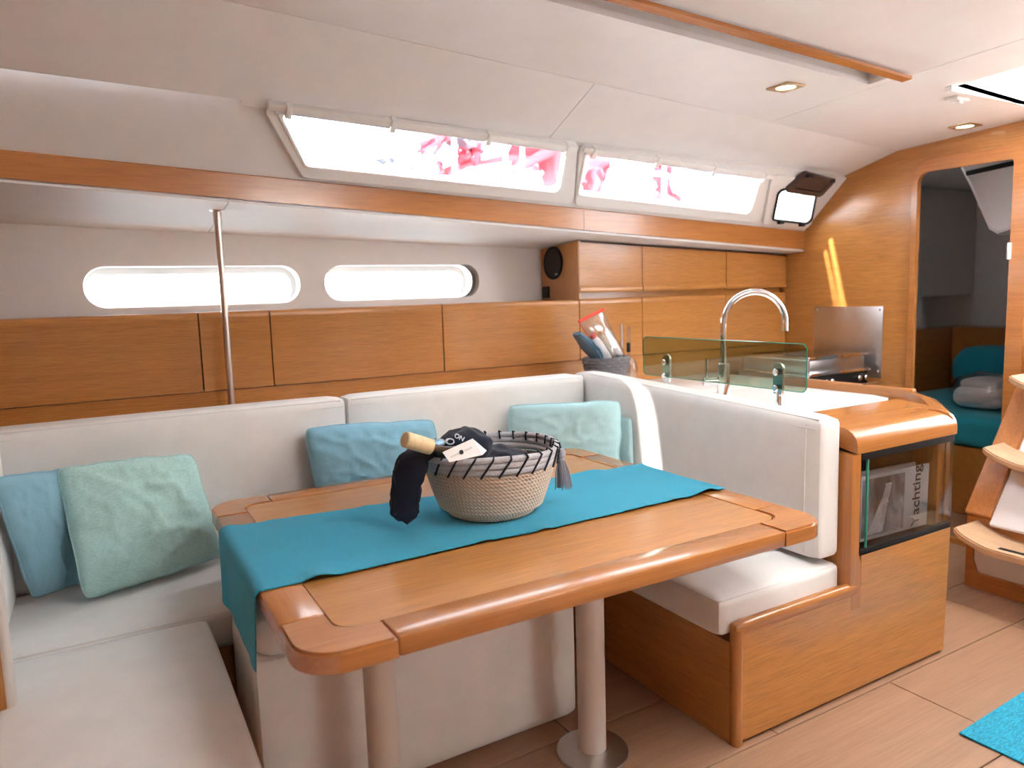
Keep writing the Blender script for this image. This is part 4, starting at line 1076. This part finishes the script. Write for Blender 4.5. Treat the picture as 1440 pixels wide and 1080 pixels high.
# tassel at the aft side of the rim
ta = math.atan2(-.80, .75)+.35; TR = bprof(1)+.02
tp = Vector((bcx+TR*math.cos(ta), bcy+TR*math.sin(ta), ZR+.03)); od = Vector((math.cos(ta), math.sin(ta), 0)); sd_ = Vector((-od.y, od.x, 0))
ts = obj('tassel', lathe([(0, 0), (.010, -.002), (.015, -.012), (.014, -.024), (.008, -.030), (.012, -.038)], tp+od*.004, 14), 'wool_grey', bk)
rnd = random.Random(5)
b = bmesh.new()
for k in range(46):
    a = rnd.random()*2*PI; r = math.sqrt(rnd.random())
    p0 = tp+od*.004+Vector((math.cos(a)*.009*r, math.sin(a)*.009*r, -.034)); p1 = p0+Vector((math.cos(a)*.012*r, math.sin(a)*.012*r, -.04))+od*.003; p2 = p1+Vector((math.cos(a)*.006*r+.004, math.sin(a)*.006*r, -.045-.012*rnd.random()))
    tube([p0, p1, p2], .0017, 4, b)
o = obj('tassel_strands', b, 'wool_grey', ts); o['kind'] = 'stuff'
obj('tassel_loop', tube([tp+sd_*.012+Vector((0, 0, .015)), tp+sd_*.016+od*.006+Vector((0, 0, -.01)), tp+sd_*.020+od*.006+Vector((0, 0, -.05))], .004, 6), 'black_thread', ts)
# navy cloth: a bunch inside and a tail hanging over the rim
nv = empty('navy_scarf', (bcx, bcy, BZ+.1), 'navy cloth with white print, bunched in the basket and hanging over its rim', 'scarf')
def loft(centres, widths, thick, wdir, seed, nseg=18):
    b = bmesh.new(); R = []
    for i, (c, w) in enumerate(zip(centres, widths)):
        t = (centres[min(i+1, len(centres)-1)]-centres[max(i-1, 0)]).normalized(); sdx = (wdir-t*wdir.dot(t)).normalized(); n_ = t.cross(sdx)
        ring = []
        for k in range(nseg):
            a = 2*PI*k/nseg; fold = 1+.35*noise.noise(Vector((math.cos(a)*2+seed, math.sin(a)*2, i*.35)))
            ring.append(b.verts.new(c+sdx*math.cos(a)*w*fold+n_*math.sin(a)*thick[i]*fold))
        R.append(ring)
    for P, Q in zip(R, R[1:]):
        for k in range(nseg): b.faces.new((P[k], P[(k+1) % nseg], Q[(k+1) % nseg], Q[k]))
    b.faces.new(R[0]); b.faces.new(list(reversed(R[-1]))); return b
yS = bcy-.02
tail = [aty(628, 640, yS+.03), aty(612, 632, yS), aty(598, 633, yS-.01), aty(582, 648, yS-.015), aty(574, 668, yS-.015), aty(572, 692, yS-.015), aty(571, 712, yS-.015), aty(572, 726, yS-.015), aty(573, 736, yS-.015)]
sm = []
for i in range(len(tail)-1):
    for k in range(4): sm.append(tail[i].lerp(tail[i+1], k/4))
sm.append(tail[-1])
for _ in range(3): sm = [sm[0]]+[(sm[i-1]+sm[i]*2+sm[i+1])/4 for i in range(1, len(sm)-1)]+[sm[-1]]
wv = Vector((.864, -.5, 0)); n = len(sm)
obj('hanging_tail', loft(sm, [(.024+.018*math.sin(min(1, i/n*1.35)*PI*.8)) if i < n-5 else .036*(n-1-i)/5+.004 for i in range(n)], [.013]*n, wv, 1), 'navy_cloth', nv)
t2 = [p+Vector((-.014, .02, .0)) for p in sm[8:]]; t2[-1].z += .03; m = len(t2)
obj('hanging_tail', loft(t2, [.026 if i < m-5 else .026*(m-1-i)/5+.004 for i in range(m)], [.008]*m, wv, 6), 'navy_cloth', nv)
def blob(c, r, seed, amp=.14, n=20):
    b = bmesh.new(); bmesh.ops.create_uvsphere(b, u_segments=n*2, v_segments=n, radius=1)
    for v in b.verts:
        d_ = v.co.normalized(); k = 1+amp*noise.noise(d_*2.1+Vector((seed, 0, 0)))+amp*.4*noise.noise(d_*5+Vector((0, seed, 0)))
        v.co = Vector((c[0]+d_.x*r[0]*k, c[1]+d_.y*r[1]*k, c[2]+d_.z*r[2]*k))
    return b
nc = aty(652, 634, bcy+.035)
bu = obj('bunch', blob((nc.x, nc.y, ZR+.040), (.092, .074, .064), 3), 'navy_cloth', nv)
obj('bunch', blob((bcx+.040, bcy+.040, ZR-.015), (.108, .100, .048), 8, .2), 'navy_cloth', nv)
# printed emblem lying on the cloth
from mathutils.bvhtree import BVHTree
bvh = BVHTree.FromPolygons([v.co for v in bu.data.vertices], [tuple(p.vertices) for p in bu.data.polygons])
def onto(me_, cx, cy, sc, rot, name, mat):
    ca, sa = math.cos(rot), math.sin(rot)
    for v in me_.vertices:
        x, y = v.co.x*sc, v.co.y*sc; px, py = cx+x*ca-y*sa, cy-(x*sa+y*ca)
        d = Vector(ray(px, py)).normalized(); h = bvh.ray_cast(Vector(CAM), d)
        if h[0] is not None: v.co = h[0]+h[1]*(.0006+(.001 if v.co.z > 0 else 0))
        else: v.co = aty(px, py, bcy-.05)
    me_.materials.clear(); return obj(name, me_, mat, nv, smooth=False)
def disc(rx, ry, hole=None, n=36):
    return plate([(rx*math.cos(2*PI*k/n), ry*math.sin(2*PI*k/n)) for k in range(n)], [hole] if hole else [], .001, Matrix.Identity(4))
onto(disc(8.0, 4.6), 617, 623, 1, .15, 'emblem', 'print_blue')
onto(disc(9.4, 5.6, [(8.2*math.cos(2*PI*k/36), 4.8*math.sin(2*PI*k/36)) for k in range(36)]), 617, 623, 1, .15, 'emblem', 'print_white')
onto(disc(6.4, 4.4, [(4.2*math.cos(2*PI*k/36)+.6, 2.9*math.sin(2*PI*k/36)) for k in range(36)]), 633, 621, 1, -.1, 'emblem', 'print_white')
tx_ = text('print_letters', 'ON', 1.0, Matrix.Identity(4), 'print_white', None, ext=.0005, bold=.02)
me_ = tx_.data.copy(); bpy.data.objects.remove(tx_); onto(me_, 646, 615.5, 9.0, -.45, 'print_letters', 'print_white')
# bottle resting on the rim, tan wrapped neck outwards
b0 = aty(568.5, 617.5, bcy-.095); b1 = aty(605, 628.5, bcy-.082); dB = (b1-b0).normalized()
bt = empty('bottle', b1, 'bottle lying in the rope basket with a tan wrapped neck over the rim', 'bottle')
def along(prof, p, dirv): return xform(lathe(prof, seg=24), Vector((0, 0, 1)).rotation_difference(dirv).to_matrix().to_4x4().__class__.Translation(p)@Vector((0, 0, 1)).rotation_difference(dirv).to_matrix().to_4x4())
obj('neck_wrap', along([(0, 0), (.019, 0), (.0222, .003), (.0228, .05), (.0222, (b1-b0).length), (0, (b1-b0).length)], b0, dB), 'tan_wrap', bt)
obj('bottle_neck', along([(0, 0), (.013, 0), (.0135, .045), (.019, .07), (.027, .095), (.028, .15), (0, .15)], b1-dB*.002, dB), 'brown_glass', bt)
# folded white card
cA, cB, cC, cD = aty(622, 636, bcy-.150), aty(664, 617, bcy-.140), aty(678, 640, bcy-.150), aty(632, 650, bcy-.158)
cdn = empty('folded_card', cD, 'folded white card with a black dot standing in the rope basket', 'card')
b = bmesh.new(); v = [b.verts.new(p) for p in (cA, cB, cC, cD)]; b.faces.new(v); b.normal_update(); bmesh.ops.solidify(b, geom=b.faces[:], thickness=.0012); obj('card_front', b, 'paper', cdn, smooth=False)
cE = aty(684, 634, bcy-.115); cF = cA+(cE-cB)*.6
b = bmesh.new(); v = [b.verts.new(p) for p in (cB, cE, cC+(cE-cC)*.35, cC)]; b.faces.new(v); b.normal_update(); bmesh.ops.solidify(b, geom=b.faces[:], thickness=.0012); obj('card_side', b, 'paper', cdn, smooth=False)
cu_ = (cB-cA).normalized(); cv_ = (cA-cD); cn_ = cu_.cross(cv_).normalized()
FC = frame((cA+cB+cC+cD)/4+(cn_ if cn_.y < 0 else -cn_)*.0022+(cB-cA)*-.02, cu_, cv_)
obj('card_dot', plate([(.0065*math.cos(k*PI/10), .0065*math.sin(k*PI/10)) for k in range(20)], [], .0008, FC), 'ink', cdn)
b = bmesh.new()
for sx in (-1, 1):
    for k in range(5): box(sx*(.013+k*.0052)-.0016, sx*(.013+k*.0052)+.0016, -.002, .002, -.0004, .0004, 0, 1, b)
obj('card_print', xform(b, FC), 'paper_grey', cdn, smooth=False)

# ================================================================== BASKET OF BAGS ON THE COUNTER
gx, gy = 2.245, 2.98
wb = empty('wicker_basket', (gx, gy, CZ), 'small grey woven basket holding plastic bags on the galley counter', 'basket')
for i in range(11):
    R = .085+.034*(i/10)**.8; pts = [(gx+(R+.004*math.sin(a*14+i*PI))*math.cos(a), gy+(R+.004*math.sin(a*14+i*PI))*math.sin(a)*.8, CZ+.010+i*.0165) for a in [2*PI*k/70 for k in range(70)]]
    obj('woven_coil', tube(pts, .0098, 7, closed=True), 'wicker_grey', wb)
obj('basket_base', lathe([(0, 0.001), (.085, 0.001), (.085, .012), (0, .012)], (gx, gy, CZ), 30), 'wicker_grey', wb)
bsh = lambda lo, hi, z0, z1, off: None
# blue-grey shallow dish leaning at the forward side
tr_ = empty('plastic_tray', (2.13, 2.97, 1.0), 'blue-grey plastic tray leaning in the counter basket', 'tray')
A_, B_ = aty(811, 469, 2.95), aty(846, 513, 2.95)
obj('tray_dish', loft([A_+(B_-A_)*k for k in lin(0, 1, 8)], [.03, .05, .06, .065, .065, .06, .05, .04, .03], [.010]*9, Vector((0, 1, 0)), 2), 'blue_grey_plastic', tr_)
obj('tray_rim', loft([A_+(B_-A_)*k+Vector((.009, 0, .006)) for k in lin(.02, .98, 8)], [.03, .05, .06, .065, .065, .06, .05, .04, .03], [.006]*9, Vector((0, 1, 0)), 3), 'blue_grey_plastic', tr_)
# clear zip bag with bottles inside
zb = empty('zip_bag', (2.2, 2.95, 1.05), 'clear zip bag with a red seal holding white bottles in the counter basket', 'bag')
tl, tr2, br2, bl2 = aty(815, 454, 2.95), aty(849, 437, 2.95), aty(881, 503, 2.95), aty(850, 511, 2.95)
b = bmesh.new()
for s_ in (1, -1):
    def bf(u, v, s_=s_):
        p = tl.lerp(tr2, u).lerp(bl2.lerp(br2, u), v); h = max(0, (1-(2*u-1)**2))**.5*(.010+.045*v)*(1-.6*max(0, v-.8)/.2)
        return p+Vector((0, -s_*h*(1+.3*noise.noise(Vector((u*5, v*5, s_)))), 0))
    quadgrid(bf, 14, 18, b)
obj('bag_film', b, 'clear_plastic', zb)
dz_ = (tr2-tl).normalized(); upz = Vector((-dz_.z, 0, dz_.x))
obj('zip_seal', tube([tl+upz*.006, (tl+tr2)/2+upz*.008, tr2+upz*.006], .009, 8), 'red_plastic', zb)
obj('side_seal', tube([tl, tl.lerp(bl2, .3)], .003, 6), 'red_plastic', zb)
def cap(p, q, r, mat, nm, redcap=False):
    o_ = obj(nm, tube([p, p.lerp(q, .08), p.lerp(q, .25), p.lerp(q, .9), q], [r*.55, r*.7, r, r, r*.8], 14), mat, zb)
    if redcap: obj('bottle_cap', tube([p+(p-q).normalized()*.018, p+(q-p)*.02], r*.62, 12), 'red_plastic', o_)
cap(aty(835, 474, 2.955), aty(856, 508, 2.955), .025, 'white_paint', 'white_bottle', True)
cap(aty(845, 470, 2.96), aty(868, 506, 2.96), .020, 'beige_plastic', 'beige_tube')
cap(aty(858, 474, 2.945), aty(872, 502, 2.945), .021, 'white_paint', 'white_bottle')
cap(aty(852, 462, 2.975), aty(866, 488, 2.975), .018, 'paper_grey', 'grey_tube')
cp = empty('clear_packet', (2.37, 2.96, 1.0), 'crinkled clear packet of slim tubes behind the counter basket', 'packet')
YK = 3.11
for px_a, py_a in ((874, 456), (884, 459)):
    t_ = aty(px_a, py_a, YK); obj('slim_tube', tube([t_, Vector((t_.x, YK, CZ))], .009, 8), 'clear_plastic', cp)
obj('dark_stopper', tube([aty(884, 482, YK), aty(884, 495, YK)], .011, 8), 'ink', cp)
obj('white_stick', tube([aty(874, 456, YK), aty(875, 490, YK)], .004, 8), 'white_paint', cp)
k_ = aty(888, 505, YK); obj('packet_film', blob((k_.x, YK, CZ+.085), (.034, .03, .070), 5, .15, 12), 'clear_plastic', cp)
# ---- clear bag of linen on the aft berth
lb = empty('linen_bag', (4.9, 2.3, .6), 'clear bag of folded white linen lying on the teal berth', 'bag')
q = atx(1385, 552, 4.75)
obj('folded_linen', rbox(q.x-.16, q.x+.16, q.y-.16, q.y+.12, .645, .745, .04, 6, (0, 0, .02)), 'white_paint', lb)
obj('folded_linen', rbox(q.x-.13, q.x+.13, q.y-.13, q.y+.09, .745, .80, .025, 6, (0, 0, .01)), 'white_paint', lb)
obj('bag_film', blob((q.x, q.y-.02, .735), (.21, .20, .105), 4, .12, 14), 'clear_plastic', lb)

# ================================================================== OUTSIDE
tag(obj('water_surface', box(-40, 60, 4.2, 90, -1.2, -1.15), 'water'), 'calm harbour water beyond the hull', 'water', kind='stuff')
nb = empty('neighbouring_boat', (4, 9, -.5), 'white neighbouring sailing boat with red covers seen through the coachroof windows', 'boat')
def hullf(u, v):
    x = -9+22*u; bw = 1.7*(1-(2*u-1)**4)**.5+.02; z = -1.1+2.9*v+.35*(2*u-1)**2*v
    return Vector((x, 10.0-bw*(.75+.25*v), z))
b = quadgrid(hullf, 40, 6)
obj('hull', b, 'boat_white', nb)
def deckf(u, v):
    x = -9+22*u; bw = 1.7*(1-(2*u-1)**4)**.5+.02; z = 1.8+.35*(2*u-1)**2; return Vector((x, 10.0-bw+2*bw*v, z))
obj('deck', quadgrid(deckf, 40, 4, thick=.05), 'boat_white', nb)
obj('coachroof', rbox(-3.5, 5.5, 8.95, 11.0, 1.8, 2.28, .12, 6), 'boat_white', nb)
def ob(px, py, y=9.4): return aty(px, py, y)
def cover_path(pix, r, mat='boat_red', y=9.4, nm='sail_cover'): return obj(nm, tube([ob(*p, y) for p in pix], r, 10), mat, nb)
def drape(q, mat, seed, y=9.4, nm='canvas'):
    P = [ob(*p, y) for p in q]
    def fn(u, v):
        p = P[0].lerp(P[1], u).lerp(P[3].lerp(P[2], u), v)
        return p+Vector((0, .30*noise.noise(Vector((u*3+seed, v*3, seed)))+.12*math.sin(u*14+seed), .06*noise.noise(Vector((u*4, seed, v*4)))))
    return obj(nm, quadgrid(fn, 22, 12, thick=.02), mat, nb, angle=60)
drape([(398, 190), (580, 205), (580, 222), (398, 204)], 'boat_pale', 11); drape([(418, 222), (590, 240), (600, 262), (420, 262)], 'boat_pale', 12, 9.9)
drape([(590, 204), (634, 184), (640, 190), (594, 216)], 'boat_red', 1); drape([(596, 212), (632, 192), (640, 226), (600, 246)], 'boat_pale', 2)
drape([(604, 232), (646, 208), (662, 232), (606, 262)], 'boat_red', 3, 9.6); drape([(650, 200), (676, 190), (668, 214), (654, 226)], 'boat_red', 4, 9.5)
drape([(640, 186), (664, 194), (672, 212), (652, 204)], 'boat_grey', 5); drape([(500, 226), (570, 222), (590, 244), (500, 244)], 'boat_grey', 6, 9.2)
drape([(756, 206), (806, 210), (806, 226), (766, 218)], 'boat_red', 7); drape([(742, 206), (806, 218), (806, 250), (738, 244)], 'boat_pale', 8, 9.7)
drape([(690, 206), (730, 210), (720, 274), (690, 268)], 'boat_pale', 9, 9.9)
drape([(820, 210), (905, 222), (868, 288), (814, 280)], 'boat_red', 13, 9.8); drape([(884, 226), (922, 232), (916, 268), (868, 262)], 'boat_pale', 14, 9.7)
drape([(916, 230), (930, 232), (952, 290), (934, 290)], 'boat_red', 15, 9.6); drape([(826, 240), (848, 240), (848, 300), (826, 300)], 'boat_red', 16, 9.5)
drape([(955, 282), (990, 276), (1004, 304), (955, 304)], 'boat_grey', 17, 9.3); drape([(1012, 290), (1060, 280), (1060, 304), (1012, 304)], 'boat_grey', 18, 9.3)
obj('boom', tube([ob(878, 224, 9.2), ob(848, 300, 9.2)], .16, 10), 'boat_white', nb)
for px in (556, 634, 706, 730, 858, 880, 931, 968):
    a_ = ob(px, 190, 8.6); obj('stanchion', tube([Vector((a_.x, 8.6, 1.8)), Vector((a_.x+.05, 8.6, a_.z+.2))], .028, 8), 'boat_white', nb)
for z in (2.15, 2.45): obj('lifeline', tube([(-4, 8.6, z), (10, 8.6, z)], .014, 6), 'boat_white', nb)
obj('bow_rail', tube([ob(858, 240, 8.6), ob(931, 245, 8.6), ob(985, 262, 8.6)], .03, 8), 'boat_white', nb)
bl_ = empty('quay_building', (20, 30, -1), 'pale quayside buildings with blue windows beyond the neighbouring boat', 'building')
obj('building_wall', box(18, 60, 34, 44, -1, 16), 'boat_pale', bl_)
for k in range(6):
    for lv_ in range(3): obj('building_window', box(20+k*6, 23.5+k*6, 33.9, 34.0, 2+lv_*4.4, 4.4+lv_*4.4), 'boat_blue', bl_)
